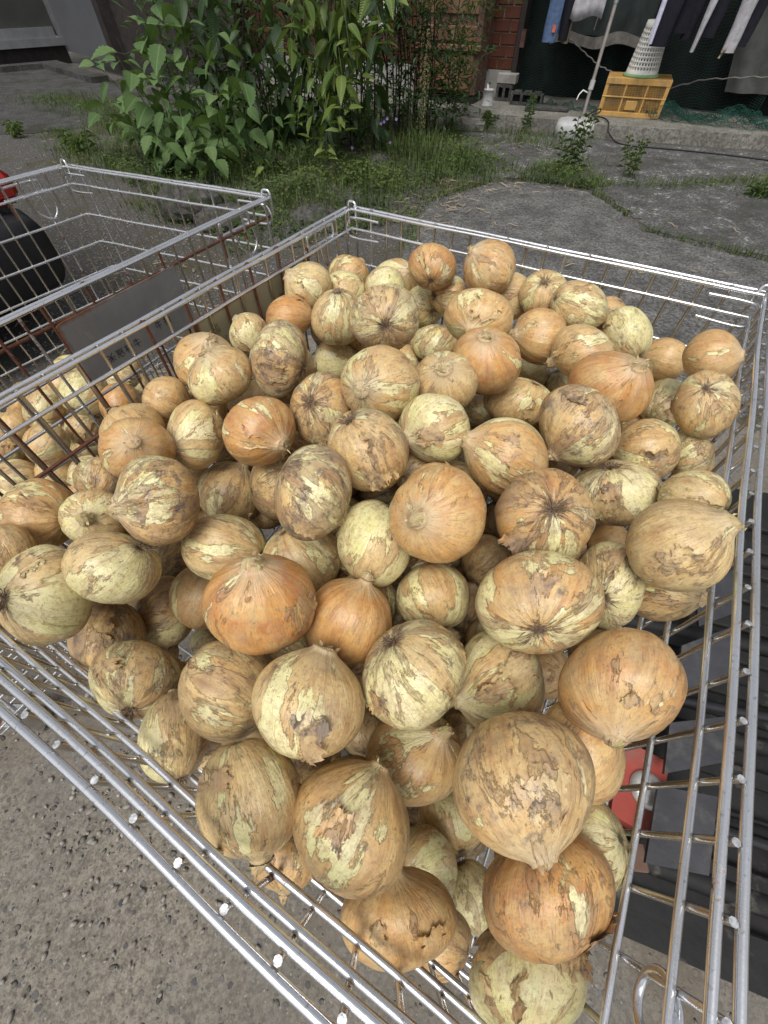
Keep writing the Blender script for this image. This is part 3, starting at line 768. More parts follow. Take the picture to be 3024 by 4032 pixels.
pole = empty('laundry_pole', (2.12, 6.08, 0), -0.3, label='leaning grey laundry pole in a white water filled base', cat='laundry stand')
m_ = MB()
V = []; F = []; nu, nv = 28, 10
for j in range(nv + 1):
    t = j / nv
    for k in range(nu):
        a = 2 * PI * k / nu
        sq = 1.0 / max(abs(math.cos(a)) ** 5 + abs(math.sin(a)) ** 5, 1e-6) ** (1 / 5)
        if t < .55: r = 0.215 * (0.94 + 0.06 * math.sin(t / .55 * PI / 2)); z = 0.085 * t / .55
        else:
            q = (t - .55) / .45; r = 0.215 * math.cos(q * PI / 2 * 0.93) ** 0.45; z = 0.085 + 0.055 * math.sin(q * PI / 2)
        rr = r * sq * 0.86
        if j == 6: rr *= 0.975
        V.append((rr * math.cos(a) * 1.12, rr * math.sin(a), z))
for j in range(nv):
    for k in range(nu): F.append((j * nu + k, j * nu + (k + 1) % nu, (j + 1) * nu + (k + 1) % nu, (j + 1) * nu + k))
F.append(tuple(nv * nu + k for k in range(nu)))
m_.add(V, F); m_.tube([(0.06, 0, 0.13), (0.06, 0, 0.155)], 0.035, 14)
m_.build('base', MAT['greypl'], pole)
MB().tube([(0.05, 0, 0.14), (0.06, 0.12, 1.0), (0.07, 0.2, 1.95)], 0.018, 12).build('tube', MAT['polem'], pole)
MB().tube([(0.052, 0.03, 0.36), (0.054, 0.04, 0.43)], 0.026, 12).build('clamp', MAT['greypl'], pole)
MB().tube([(0.0595, 0.108, 0.92), (0.0605, 0.123, 1.02)], 0.023, 12).build('joint', MAT['alu'], pole)
MB().tube([(0.05, 0.05, 0.33), (-0.02, -0.02, 0.36), (-0.05, -0.035, 0.33), (-0.06, -.04, .29)], 0.006, 6).build('tie', MAT['white'], pole)
MB().tube([(1.2, 6.75, 1.82), (2.12, 6.36, 1.84), (3.3, 5.85, 1.84), (4.6, 5.2, 1.83)], 0.016, 10).build('drying_rod', MAT['alu'], label='horizontal drying rod above the picture carrying the laundry', cat='rod')
cab2 = MB()
pts = [(2.35, 6.38, 0.125), (2.28, 6.28, 0.13), (2.38, 6.2, 0.20), (2.42, 6.28, 0.16), (2.36, 6.32, 0.13), (2.45, 6.2, 0.13), (2.44, 5.98, 0.125), (2.45, 5.92, 0.06), (2.50, 5.75, 0.012), (2.62, 5.6, 0.012), (2.9, 5.5, 0.012), (3.4, 5.28, 0.012), (4.2, 4.85, 0.012), (6, 4.2, 0.012)]
def smooth_path(pts, k=6):
    P = [Vector(p) for p in pts]; out = []
    for i in range(len(P) - 1):
        p0, p1, p2, p3 = P[max(i - 1, 0)], P[i], P[i + 1], P[min(i + 2, len(P) - 1)]
        for j in range(k):
            t = j / k
            out.append(0.5 * ((2 * p1) + (p2 - p0) * t + (2 * p0 - 5 * p1 + 4 * p2 - p3) * t * t + (3 * p1 - p0 - 3 * p2 + p3) * t ** 3))
    out.append(P[-1]); return out
cab2.tube(smooth_path(pts), 0.0065, 8); cab2.build('cable', MAT['cable'], label='black cable coiled by the crate and running along the foot of the step', cat='cable')

# ------------------------------------------------------------------ laundry
def leg(mb, top, bot, w0, w1, d=0.035, mi=0, n=14, seed=0, cuff=True):
    """one hanging cloth tube with creases"""
    r = random.Random(seed); top = Vector(top); bot = Vector(bot); V = []; F = []
    K = 14; f1, f2 = r.uniform(5, 9), r.uniform(0, 6)
    for i in range(K + 1):
        t = i / K; c = top.lerp(bot, t) + NN * (0.012 * math.sin(t * f1 + f2))
        w = w0 + (w1 - w0) * t
        for k in range(n):
            a = 2 * PI * k / n
            cr = 1 + 0.16 * math.sin(3 * a + t * f1 + f2) + 0.08 * math.sin(5 * a - t * 11)
            V.append(c + E1 * (w / 2 * math.cos(a) * cr) + NN * (d * math.sin(a) * cr))
    for i in range(K):
        for k in range(n): F.append((i * n + k, i * n + (k + 1) % n, (i + 1) * n + (k + 1) % n, (i + 1) * n + k))
    mb.add(V, F, mi)
    return mb
def garment(name, label, cat, legs, mat):
    g = empty(name, legs[0][0], label=label, cat=cat, group='laundry on the drying rod')
    for (t0, b0, w0, w1, pn, mt) in legs:
        m2 = MB(); leg(m2, Vector(t0) - g.location, Vector(b0) - g.location, w0, w1, seed=int(w0 * 1000 + t0[0] * 100)); m2.build(pn, MAT[mt or mat], g)
    return g
g = garment('trousers', 'blue jeans with a small orange mark hanging left of the laundry pole', 'jeans', [((1.76, 6.60, 1.80), (1.76, 6.605, 0.65), 0.22, 0.125, 'leg', None), ((1.80, 6.66, 1.80), (1.80, 6.66, 0.70), 0.22, 0.125, 'leg', None)], 'denim')
MB().box((0, 0, 0), (0.03, 0.004, 0.05), rotz(-0.445)).build('mark', MAT['orange_t'], g, loc=(0.02, -0.046, 0.745 - 1.80))
garment('shirt', 'black garment with a beige edge hanging beside the jeans', 'garment', [((1.93, 6.58, 1.80), (1.90, 6.60, 0.66), 0.17, 0.09, 'cloth', None), ((1.97, 6.62, 1.8), (1.95, 6.64, 0.64), 0.10, 0.07, 'lining', 'beige')], 'navy')
tw = empty('towel', (2.05, 6.48, 1.8), label='light grey towel hanging behind the laundry pole', cat='towel', group='laundry on the drying rod')
V = []; F = []
for i in range(17):
    for j in range(13):
        u = (i / 16 - .5) * 0.32; zt = -j / 12 * 0.985 - 0.02 * math.sin(i * .4)
        d = 0.018 * math.sin(i * 0.8 + j * 0.2)
        q = E1 * u + NN * d; V.append((q.x, q.y, zt))
for i in range(16):
    for j in range(12): a = i * 13 + j; F.append((a, a + 1, a + 14, a + 13))
w_ = link('cloth', mesh('cloth', V, F), MAT['greyc'], tw); so = w_.modifiers.new('thick', 'SOLIDIFY'); so.thickness = 0.006
garment('trousers', 'black sports trousers with a pale side stripe hanging over the white basket', 'trousers', [((2.77, 6.13, 1.8), (2.75, 6.14, 0.655), 0.22, 0.15, 'leg', None), ((2.66, 6.165, 1.8), (2.665, 6.155, 0.672), 0.05, 0.04, 'stripe', 'palec'), ((2.92, 6.12, 1.8), (2.90, 6.14, 0.74), 0.22, 0.17, 'leg', None)], 'navy')
garment('shirt', 'grey garment with one narrow sleeve tapering down right of the white basket', 'garment', [((3.10, 5.96, 1.8), (3.035, 6.0, 0.63), 0.13, 0.035, 'sleeve', None)], 'greyc')
garment('shirt', 'grey sweatshirt with an open hanging cuff at the far right', 'garment', [((3.33, 5.86, 1.8), (3.31, 5.87, 0.635), 0.17, 0.105, 'sleeve', None), ((3.31, 5.88, 0.70), (3.27, 5.89, 0.60), 0.03, 0.02, 'tag', 'beige')], 'greyc')
garment('trousers', 'navy trousers hanging behind the grey sweatshirt', 'trousers', [((3.44, 5.92, 1.8), (3.42, 5.92, 0.67), 0.22, 0.13, 'leg', None), ((3.16, 6.06, 1.8), (3.16, 6.06, 0.72), 0.18, 0.12, 'leg', None)], 'navy')
garment('trousers', 'black trousers hanging between the basket and the narrow grey sleeve', 'trousers', [((3.0, 6.12, 1.8), (2.99, 6.13, 0.70), 0.14, 0.1, 'leg', None)], 'navy')
# ------------------------------------------------------------------ vegetation
def leaf_mesh(name, L, W, serr=0.0, droop=0.25, fold=0.25, n=8, tipk=1.0):
    V = []; F = []
    for i in range(n + 1):
        t = i / n
        w = W / 2 * (math.sin(PI * t ** 0.75) ** 0.85) * (1 - 0.25 * t) if 0 < t < 1 else 0.0
        if serr and 0 < t < 1: w *= 1 + (serr if i % 2 else -serr)
        x = L * t; zc = -droop * L * t * t
        V += [(x, 0, zc), (x + (0.012 if serr and i % 2 else 0), w, zc + fold * w + .06 * w * math.sin(t * 9)), (x + (0.012 if serr and i % 2 else 0), -w, zc + fold * w - .05 * w * math.sin(t * 8))]
    for i in range(n):
        a = 3 * i; F += [(a, a + 3, a + 4, a + 1), (a, a + 2, a + 5, a + 3)]
    return mesh(name, V, F)
LA = [leaf_mesh('ramie_leaf', 1, 0.72, 0.09, d, f, 14) for d, f in ((0.25, .25), (0.5, 0.15), (0.1, 0.4))]
LB = [leaf_mesh('shrub_leaf', 1, 0.46, 0.0, d, f, 8) for d, f in ((0.2, .35), (0.45, 0.25), (0.05, 0.5))]
LD = [leaf_mesh('narrow_leaf', 1, 0.20, 0.0, d, 0.2, 5) for d in (0.1, 0.4)]
def place_leaf(me, mat, parent, base, dirv, size, roll=0.0, name='leaf'):
    o = bpy.data.objects.new(name, me); COL.objects.link(o)
    if not len(me.materials): me.materials.append(mat)
    x = Vector(dirv).normalized(); up = Vector((0, 0, 1))
    y = up.cross(x)
    if y.length < 1e-3: y = Vector((0, 1, 0))
    y.normalize(); z = x.cross(y)
    R = Matrix((x, y, z)).transposed() @ Matrix.Rotation(roll, 3, 'X')
    M = R.to_4x4() @ Matrix.Diagonal((size, size, size, 1)); M.translation = Vector(base)
    o.parent = parent; o.matrix_local = M
    return o
def setmat(meshes, mat):
    out = []
    for m in meshes:
        c = m.copy(); c.materials.clear(); c.materials.append(mat); out.append(c)
    return out
def leafy_plant(name, label, cat, stems, meshes, mat, lsize, step, top_only=0.0, petiole=0.04, stem_mat='stem', pair=True, sd=1, droop=-0.25, lname='leaf', sr=0.005, cap=300, group=None):
    r = random.Random(sd)
    b0 = Vector(stems[0][0]); root = empty(name, (b0.x, b0.y, 0), label=label, cat=cat, group=group)
    ms = setmat(meshes, mat); sm = MB(); cnt = 0; off = Vector((b0.x, b0.y, 0))
    for st_ in stems:
        P = [p - off for p in smooth_path(st_, 6)]
        L = sum((P[i + 1] - P[i]).length for i in range(len(P) - 1))
        sm.tube(P, [sr * (1 - 0.6 * i / (len(P) - 1)) for i in range(len(P))], 6)
        d = L * top_only; ph = r.uniform(0, PI)
        while d <= L + 1e-6 and cnt < cap:
            t = d / L; acc = 0
            for i in range(len(P) - 1):
                l = (P[i + 1] - P[i]).length
                if acc + l >= d - 1e-5: break
                acc += l
            p = P[i].lerp(P[i + 1], min(1, (d - acc) / max(l, 1e-6)))
            near = t > 0.93
            k_ = 4 if near else (2 if pair else 1)
            for k in range(k_):
                a = ph + k * 2 * PI / k_ + r.uniform(-.3, .3)
                tilt = r.uniform(0.1, 0.5) if near else droop + r.uniform(-.45, .3)
                dv = Vector((math.cos(a), math.sin(a), tilt)).normalized()
                s = lsize * r.uniform(0.5, 1.2) * (0.62 if near else 1.0)
                q = p + dv * petiole + Vector((0, 0, 0.01))
                if not near: sm.tube([p, q], 0.0022, 4, False)
                place_leaf(r.choice(ms), mat, root, q, dv + Vector((0, -0.12, -0.10)), s, r.uniform(-.6, .6), lname); cnt += 1
            ph += PI / 2 + r.uniform(-.3, .3); d += step * r.uniform(.8, 1.2)
    sm.build('stem', MAT[stem_mat], root)
    return root
rr = random.Random(8)
A_st = []
for (tx, ty, tz, bx, by) in [(-1.69, 4.84, 1.06, -1.85, 5.0), (-1.93, 4.96, 0.90, -1.95, 5.1), (-1.50, 4.72, 0.86, -1.7, 4.95), (-1.25, 4.6, 0.90, -1.35, 4.9), (-1.08, 4.50, 0.66, -1.2, 4.8), (-2.25, 5.1, 0.68, -2.0, 5.1), (-2.5, 5.2, 0.63, -2.1, 5.1), (-2.72, 5.2, 0.38, -2.0, 5.0), (-2.45, 4.9, 0.42, -1.9, 4.9), (-2.2, 4.7, 0.30, -1.8, 4.8), (-1.8, 4.55, 0.62, -1.75, 4.8), (-1.6, 4.4, 0.45, -1.6, 4.7), (-1.9, 4.4, 0.36, -1.7, 4.7), (-1.4, 4.2, 0.32, -1.5, 4.6), (-2.05, 4.75, 0.8, -1.9, 4.95), (-1.3, 4.4, 0.55, -1.4, 4.7)]:
    A_st.append([(bx, by, 0), ((bx + tx) / 2 + rr.uniform(-.04, .04), (by + ty) / 2, tz * 0.55), (tx, ty, tz)])
leafy_plant('ramie_bush', 'tall bush with broad toothed soft green leaves behind the left cage', 'bush', A_st, LA, MAT['leafA'], 0.19, 0.092, 0.22, 0.05, pair=True, sd=3, droop=-0.18)
def S3(b, t, z, lift=0.12): return [(b[0], b[1], 0), ((b[0] + t[0]) / 2, (b[1] + t[1]) / 2, z + lift + .1), (t[0], t[1], z)]
Bb = (-0.45, 5.1)
B_st = [S3(Bb, t[:2], t[2], t[3]) for t in [(-0.62, 4.62, 0.20, .35), (-0.30, 4.50, 0.40, .3), (-0.50, 4.55, 0.12, .35), (-0.75, 4.72, 0.30, .3), (-0.25, 4.55, 0.72, .25), (-0.62, 4.75, 0.80, .25), (-0.40, 4.6, 0.95, .2), (-0.78, 4.8, 0.62, .3), (-0.18, 4.62, 0.55, .3), (0.02, 4.42, 0.78, .3), (0.10, 4.5, 0.95, .2), (-0.35, 4.48, 0.28, .3)]]
leafy_plant('glossy_shrub', 'shrub with drooping yellow green oval leaves right of the toothed bush', 'shrub', B_st, LB, MAT['leafB'], 0.175, 0.055, 0.42, 0.02, pair=False, sd=6, droop=-0.55, stem_mat='stem')
C_st = [[(x, y, 0), (x + rr.uniform(-.1, .1), y - .1, h * .6), (x + rr.uniform(-.2, .2), y - rr.uniform(.05, .3), h)] for x, y, h in [(-1.4, 5.7, 1.3), (-1.0, 5.5, 1.25), (-0.7, 5.7, 1.3), (-0.35, 5.6, 1.3), (-1.2, 5.4, 1.0), (-0.1, 5.5, 1.25), (-0.85, 5.35, 0.85), (-1.7, 5.8, 1.2), (-0.5, 5.4, 1.0)]]
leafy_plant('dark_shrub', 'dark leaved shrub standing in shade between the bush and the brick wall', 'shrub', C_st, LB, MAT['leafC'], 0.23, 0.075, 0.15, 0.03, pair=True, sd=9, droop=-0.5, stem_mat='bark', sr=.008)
leafy_plant('young_sapling', 'low upright seedling with holed leaves in front of the dark shrub', 'plant', [[(-0.98, 4.78, 0), (-0.97, 4.76, 0.22), (-0.95, 4.74, 0.44)]], LA, MAT['leafA'], 0.12, 0.07, 0.35, 0.04, sd=4, droop=-0.4)
leafy_plant('young_sapling', 'tiny bright green seedling between the bush and the shrub', 'plant', [[(-1.02, 4.45, 0), (-1.02, 4.44, 0.08), (-1.03, 4.42, 0.17)]], LB, MAT['leafB'], 0.10, 0.05, 0.6, 0.015, sd=4, droop=0)

def small_leaf_mass(m_, c, size, n, ll, lw, r, tilt=0.2):
    """small pointed leaflets scattered through a volume"""
    for _ in range(n):
        p = Vector((c[0] + r.gauss(0, size[0]), c[1] + r.gauss(0, size[1]), max(0.02, c[2] + r.gauss(0, size[2]))))
        a = r.uniform(0, 2 * PI); d = Vector((math.cos(a), math.sin(a), r.uniform(-.7, .4))).normalized(); s = Vector((-d.y, d.x, r.uniform(-.3, .3))) * lw / 2
        L = ll * r.uniform(.6, 1.2)
        m_.add([p, p + d * L * .45 + s, p + d * L - Vector((0, 0, L * .15)), p + d * L * .45 - s], [(0, 1, 2), (0, 2, 3)], 0, True)
nd = empty('nandina_bush', (0.35, 6.1, 0), label='fine leaved dark bush in front of the rusty cabinet', cat='bush')
r_ = random.Random(21); m_ = MB()
for (x, y, z, sx, sz, n) in [(0.0, 0.0, 0.75, 0.22, 0.24, 620), (0.22, -0.1, 0.45, 0.16, 0.18, 420), (-0.25, 0.1, 0.5, 0.2, 0.25, 420), (0.05, -.05, 0.95, 0.25, 0.12, 300), (0.42, -.1, 0.5, 0.10, 0.14, 180), (-0.05, -0.15, 0.25, 0.28, 0.12, 420), (0.5, 0.3, 0.72, .16, .1, 120), (0.62, .3, .95, .14, .06, 110)]:
    small_leaf_mass(m_, (x, y, z), (sx, 0.14, sz), n, 0.095, 0.028, r_)
m_.build('leaves', MAT['leafC'], nd, kind='stuff')
hb = empty('shaded_thicket', (-0.9, 6.0, 0), label='dark leafy thicket in deep shade behind the shrubs', cat='thicket')  # leaf mass added to darken the space behind the shrubs
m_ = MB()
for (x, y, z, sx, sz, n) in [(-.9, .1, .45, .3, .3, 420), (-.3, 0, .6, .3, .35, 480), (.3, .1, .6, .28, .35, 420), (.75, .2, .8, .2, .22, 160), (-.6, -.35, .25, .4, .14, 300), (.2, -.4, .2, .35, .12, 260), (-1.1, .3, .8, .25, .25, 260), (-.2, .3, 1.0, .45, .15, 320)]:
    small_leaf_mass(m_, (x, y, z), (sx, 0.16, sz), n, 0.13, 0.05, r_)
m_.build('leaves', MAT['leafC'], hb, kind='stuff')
m_ = MB()
for _ in range(34):
    x, y = r_.gauss(-.2, .55), r_.gauss(0.05, .2); m_.tube([(x, y, 0), (x + r_.gauss(0, .05), y, .5), (x + r_.gauss(0, .12), y, r_.uniform(.8, 1.3))], 0.006, 5)
m_.build('stem', MAT['bark'], hb)
m_ = MB()
small_leaf_mass(m_, (0.62, 0.42, 0.62), (0.07, 0.06, 0.04), 26, 0.12, 0.024, r_); small_leaf_mass(m_, (0.32, 0.2, 0.55), (0.12, 0.06, 0.1), 60, 0.09, 0.022, r_); small_leaf_mass(m_, (0.4, 0.1, 0.2), (0.1, 0.06, 0.06), 60, 0.1, 0.022, r_)
m_.build('pale_leaves', MAT['leafD'], nd, kind='stuff')
m_ = MB()
for _ in range(26):
    x, y = r_.gauss(0, .25), r_.gauss(0.05, .12); m_.tube([(x, y, 0), (x + r_.gauss(0, .03), y, .5), (x + r_.gauss(0, .08), y, r_.uniform(.8, 1.15))], 0.005, 5)
m_.build('stem', MAT['bark'], nd)
cn = empty('bamboo_canes', (-0.25, 6.3, 0), label='clump of thin dark canes before the pale foundation', cat='canes')
for _ in range(16):
    x, y = r_.uniform(-.35, .45), r_.uniform(-.2, .2)
    MB().tube([(x, y, 0), (x + r_.gauss(0, .02), y, .5), (x + r_.gauss(0, .05), y + r_.gauss(0, .03), r_.uniform(.75, 1.4))], r_.uniform(.004, .010), 6).build('cane', MAT['bark'], cn)
sk = empty('seed_spike', (0.36, 5.72, 0), label='tall pale seed spike leaning in front of the fine leaved bush', cat='plant')
m_ = MB(); sd_ = MB()
for (bx, tx, tz) in ((0, 0.05, 0.80), (-.03, 0.03, .62), (.03, 0.07, 0.58), (0.02, .04, .45)):
    P = smooth_path([(bx, 0, 0), ((bx + tx) / 2 + .01, 0, tz * .5), (tx, 0, tz)], 10); m_.tube(P, 0.003, 5)
    for i in range(95):
        t = r_.uniform(.22, 1); q = P[min(int(t * (len(P) - 1)), len(P) - 1)]; s = 0.0065 * r_.uniform(.6, 1.2)
        a = r_.uniform(0, 2 * PI); w = 0.018 * (1.1 - .6 * t); c = q + Vector((math.cos(a) * w, math.sin(a) * w, r_.uniform(-.015, .015)))
        sd_.add([c + Vector(v) * s for v in ((1, 0, 0), (-.5, .8, 0), (-.5, -.8, 0), (0, 0, 1), (0, 0, -1))], [(0, 1, 3), (1, 2, 3), (2, 0, 3), (1, 0, 4), (2, 1, 4), (0, 2, 4)])
m_.build('stem', MAT['stem'], sk); sd_.build('seeds', MAT['seed'], sk, kind='stuff')
def herb(label, x, y, h, n, ll, sd, mat='leafD', group='upright weeds on the yard'):
    r = random.Random(sd); w = empty('weed', (x, y, 0), label=label, cat='weed', group=group); m1 = MB(); m2 = MB()
    for s in range(n):
        b = Vector((r.gauss(0, .035), r.gauss(0, .035), 0)); t = b + Vector((r.gauss(0, .05), r.gauss(0, .05), h * r.uniform(.6, 1.05)))
        P = smooth_path([b, b.lerp(t, .5) + Vector((r.gauss(0, .01), 0, 0)), t], 5); m1.tube(P, 0.0028, 5)
        for i in range(17):
            f = (i / 17) ** .8; q = b.lerp(t, .12 + .88 * f); a = i * 2.4 + s; d = Vector((math.cos(a), math.sin(a), r.uniform(.0, .7))).normalized()
            L = ll * r.uniform(.7, 1.1) * (1.0 - .35 * f); sv = Vector((-d.y, d.x, 0)) * L * .085
            m2.add([q, q + d * L * .5 + sv + Vector((0, 0, .01)), q + d * L - Vector((0, 0, L * .3)), q + d * L * .5 - sv + Vector((0, 0, .01))], [(0, 1, 2), (0, 2, 3)])
    m1.build('stem', MAT['stem'], w); m2.build('leaves', MAT[mat], w, kind='stuff')
herb('tall upright weed beside the step left of the laundry pole', 1.60, 6.25, 0.36, 3, 0.085, 1)
herb('tallest upright weed in front of the white pole base', 1.70, 4.75, 0.40, 7, 0.10, 2)
herb('dark upright weed growing alone in the cracked concrete', 2.18, 4.60, 0.30, 5, 0.08, 3)
herb('low bright weed in the crack at the right edge', 3.05, 4.05, 0.10, 5, 0.09, 4)
herb('yellowish weed at the foot of the step near the rusty cabinet', 1.18, 6.5, 0.16, 5, 0.09, 5)
herb('grassy tuft on the bare ground left of the bush', -3.05, 5.35, 0.2, 5, 0.12, 6)
herb('short weed by the left edge before the grey building', -4.1, 6.0, 0.16, 4, 0.1, 7)

# ground cover: thousands of blades and leaflets as one mass
def in_poly(x, y, P):
    c = False; j = len(P) - 1
    for i in range(len(P)):
        if (P[i][1] > y) != (P[j][1] > y) and x < (P[j][0] - P[i][0]) * (y - P[i][1]) / (P[j][1] - P[i][1]) + P[i][0]: c = not c
        j = i
    return c
GP = [(-1.0, 2.9), (-0.55, 3.05), (-0.1, 3.35), (0.25, 3.55), (0.45, 3.98), (0.9, 4.38), (1.25, 4.44), (1.75, 4.2), (1.95, 4.45), (1.75, 4.9), (1.3, 4.9), (0.95, 5.4), (0.9, 6.1), (0.6, 6.9), (-2.4, 7.9), (-3.0, 6.2), (-2.7, 5.0), (-2.2, 4.3), (-1.7, 3.8), (-1.25, 3.3)]
strips = [((1.2, 4.45), (2.3, 4.3), .10), ((2.3, 4.3), (3.4, 4.45), .14), ((1.75, 4.15), (1.85, 3.6), .035), ((1.86, 3.35), (2.1, 3.08), .03), ((2.1, 3.08), (2.6, 2.75), .05), ((0.9, 6.35), (2.3, 5.85), .12), ((1.3, 5.9), (1.9, 5.6), .25), ((3.2, 4.1), (4.2, 4.6), .35), ((-3.8, 6.3), (-2.6, 5.1), .25), ((-3.4, 5.6), (-2.3, 4.6), .25), ((1.5, 4.6), (1.9, 5.0), .25), ((0.15, 3.0), (0.25, 3.6), .07), ((0.4, 4.0), (0.95, 4.4), .08), ((1.3, 4.5), (1.9, 4.25), .09), ((-5, 8.4), (-3, 7.0), .5), ((-3.6, 7.4), (-2.8, 6.0), .4), ((2.5, 2.8), (3.6, 2.1), .05), ((-2.0, 3.9), (-1.4, 3.4), .15)]
V = []; T = []
gr = random.Random(33)
def blade(x, y, h, w):
    a = gr.uniform(0, 2 * PI); dx, dy = math.cos(a), math.sin(a); b = gr.uniform(.2, .8) * h; i = len(V)
    sx, sy = -dy * w, dx * w
    V.extend([(x - sx, y - sy, 0), (x + sx, y + sy, 0), (x + dx * b * .4 + sx * .7, y + dy * b * .4 + sy * .7, h * .65), (x + dx * b * .4 - sx * .7, y + dy * b * .4 - sy * .7, h * .65), (x + dx * b, y + dy * b, h)])
    T.extend([(i, i + 1, i + 2), (i, i + 2, i + 3), (i + 3, i + 2, i + 4)])
def leaflet(x, y, z, s):
    i = len(V); a = gr.uniform(0, 2 * PI); t1, t2 = gr.uniform(-.5, .5), gr.uniform(-.5, .5)
    for k in range(4):
        u = a + k * PI / 2; rr_ = s * (1 if k % 2 == 0 else .65)
        V.append((x + rr_ * math.cos(u), y + rr_ * math.sin(u), z + rr_ * (math.cos(u) * t1 + math.sin(u) * t2)))
    T.extend([(i, i + 1, i + 2), (i, i + 2, i + 3)])
def hum(x, y): return 0.5 + 0.5 * math.sin(x * 3.1 + 1.3 * math.sin(y * 2.3)) * math.sin(y * 2.7 + 0.8 * math.sin(x * 4.1))
k = 0
while k < 34000:
    x, y = gr.uniform(-3.1, 2.1), gr.uniform(2.8, 7.6)
    if not in_poly(x, y, GP): continue
    if gr.random() > (1.0 if y < 5.4 else .45): continue
    if gr.random() > 0.10 + .90 * hum(x, y) * hum(x * 2.3 + 1, y * 2.1): continue
    edge = .5 if y < 3.7 else 1
    if gr.random() < 0.5: blade(x, y, gr.uniform(.03, .12) * (0.6 + .8 * hum(x * 1.7, y)) * edge * (1.0 + 0.7 * max(0, 1 - ((x - .35) / .55) ** 2) * (y > 4.4)), gr.uniform(.0015, .0035))
    else: leaflet(x, y, gr.uniform(.01, .11) * (.4 + hum(x, y)) * edge, gr.uniform(.007, .019))
    k += 1
for (a, b, w) in strips:
    L = math.hypot(b[0] - a[0], b[1] - a[1])
    for _ in range(int(700 * L * (w * 4 + .25))):
        t = gr.random(); x = a[0] + (b[0] - a[0]) * t + gr.gauss(0, w * .5); y = a[1] + (b[1] - a[1]) * t + gr.gauss(0, w * .5)
        if gr.random() < .7: blade(x, y, gr.uniform(.02, .08), gr.uniform(.0015, .003))
        else: leaflet(x, y, gr.uniform(.01, .04), gr.uniform(.006, .014))
link('grass', qmesh('grass', V, T), MAT['grass'], kind='stuff', label='low weeds, clover and grass covering the ground round the bushes', cat='grass')
fl = MB()
for (x, y, z) in [(-0.0, 5.35, 0.24), (0.03, 5.36, 0.26), (-0.03, 5.33, 0.23), (-0.30, 5.0, 0.12), (0.06, 5.3, 0.10), (0.12, 5.4, .25)]:
    for p in range(5):
        a = p * 2 * PI / 5; d = Vector((math.cos(a), -.4, math.sin(a))) * .016; c = Vector((x, y, z)); s = Vector((-math.sin(a), 0, math.cos(a))) * .006
        fl.add([c, c + d * .6 + s, c + d, c + d * .6 - s], [(0, 1, 2, 3)])
fl.build('violet_flowers', MAT['violet'], kind='stuff', label='small violet flowers among the weeds', cat='flowers')

# dry leaves and litter on the ground
V = []; T = []
def dry(x, y, z, L, w):
    i = len(V); a = gr.uniform(0, 2 * PI); dx, dy = math.cos(a), math.sin(a); c = gr.uniform(-.25, .25) * L
    sx, sy = -dy, dx
    for t, ww in ((0, .15), (.3, 1), (.65, .8), (1, .05)):
        bx = x + dx * L * (t - .5) + sx * c * (t - t * t) * 2; by = y + dy * L * (t - .5) + sy * c * (t - t * t) * 2
        zz = z + 0.012 * gr.random()
        V.extend([(bx - sx * w * ww, by - sy * w * ww, zz), (bx + sx * w * ww, by + sy * w * ww, zz + .003)])
    for q in range(3): T.append((i + 2 * q, i + 2 * q + 2, i + 2 * q + 3, i + 2 * q + 1))
def litter(cx, cy, sx, sy, n, L0=.04, L1=.11):
    for _ in range(n): dry(cx + gr.gauss(0, sx), cy + gr.gauss(0, sy), .012, gr.uniform(L0, L1), gr.uniform(.0016, .0042))
litter(0.5, 3.75, .16, .3, 110); litter(0.75, 4.25, .3, .12, 55); litter(1.5, 4.35, .5, .12, 40, .02, .07); litter(-1.45, 2.5, .3, .5, 90, .03, .09); litter(-1.2, 1.7, .3, .35, 60, .03, .09)
litter(1.2, 3.2, .7, .6, 22); litter(2.4, 4.8, .8, .5, 50, .02, .06); litter(-0.6, 4.3, .6, .5, 120, .03, .09); litter(1.2, 5.7, .4, .3, 60, .02, .07); litter(2.0, 2.4, .5, .4, 10); litter(-3.0, 5.2, .5, .6, 60, .02, .07); litter(-3.3, 7.2, .6, .7, 90, .02, .07); litter(-1.0, 2.0, .25, .3, 50, .03, .08)
link('fallen_leaves', qmesh('fallen_leaves', V, T), MAT['dry'], kind='stuff', label='dry narrow leaves scattered on the concrete and soil', cat='leaves')

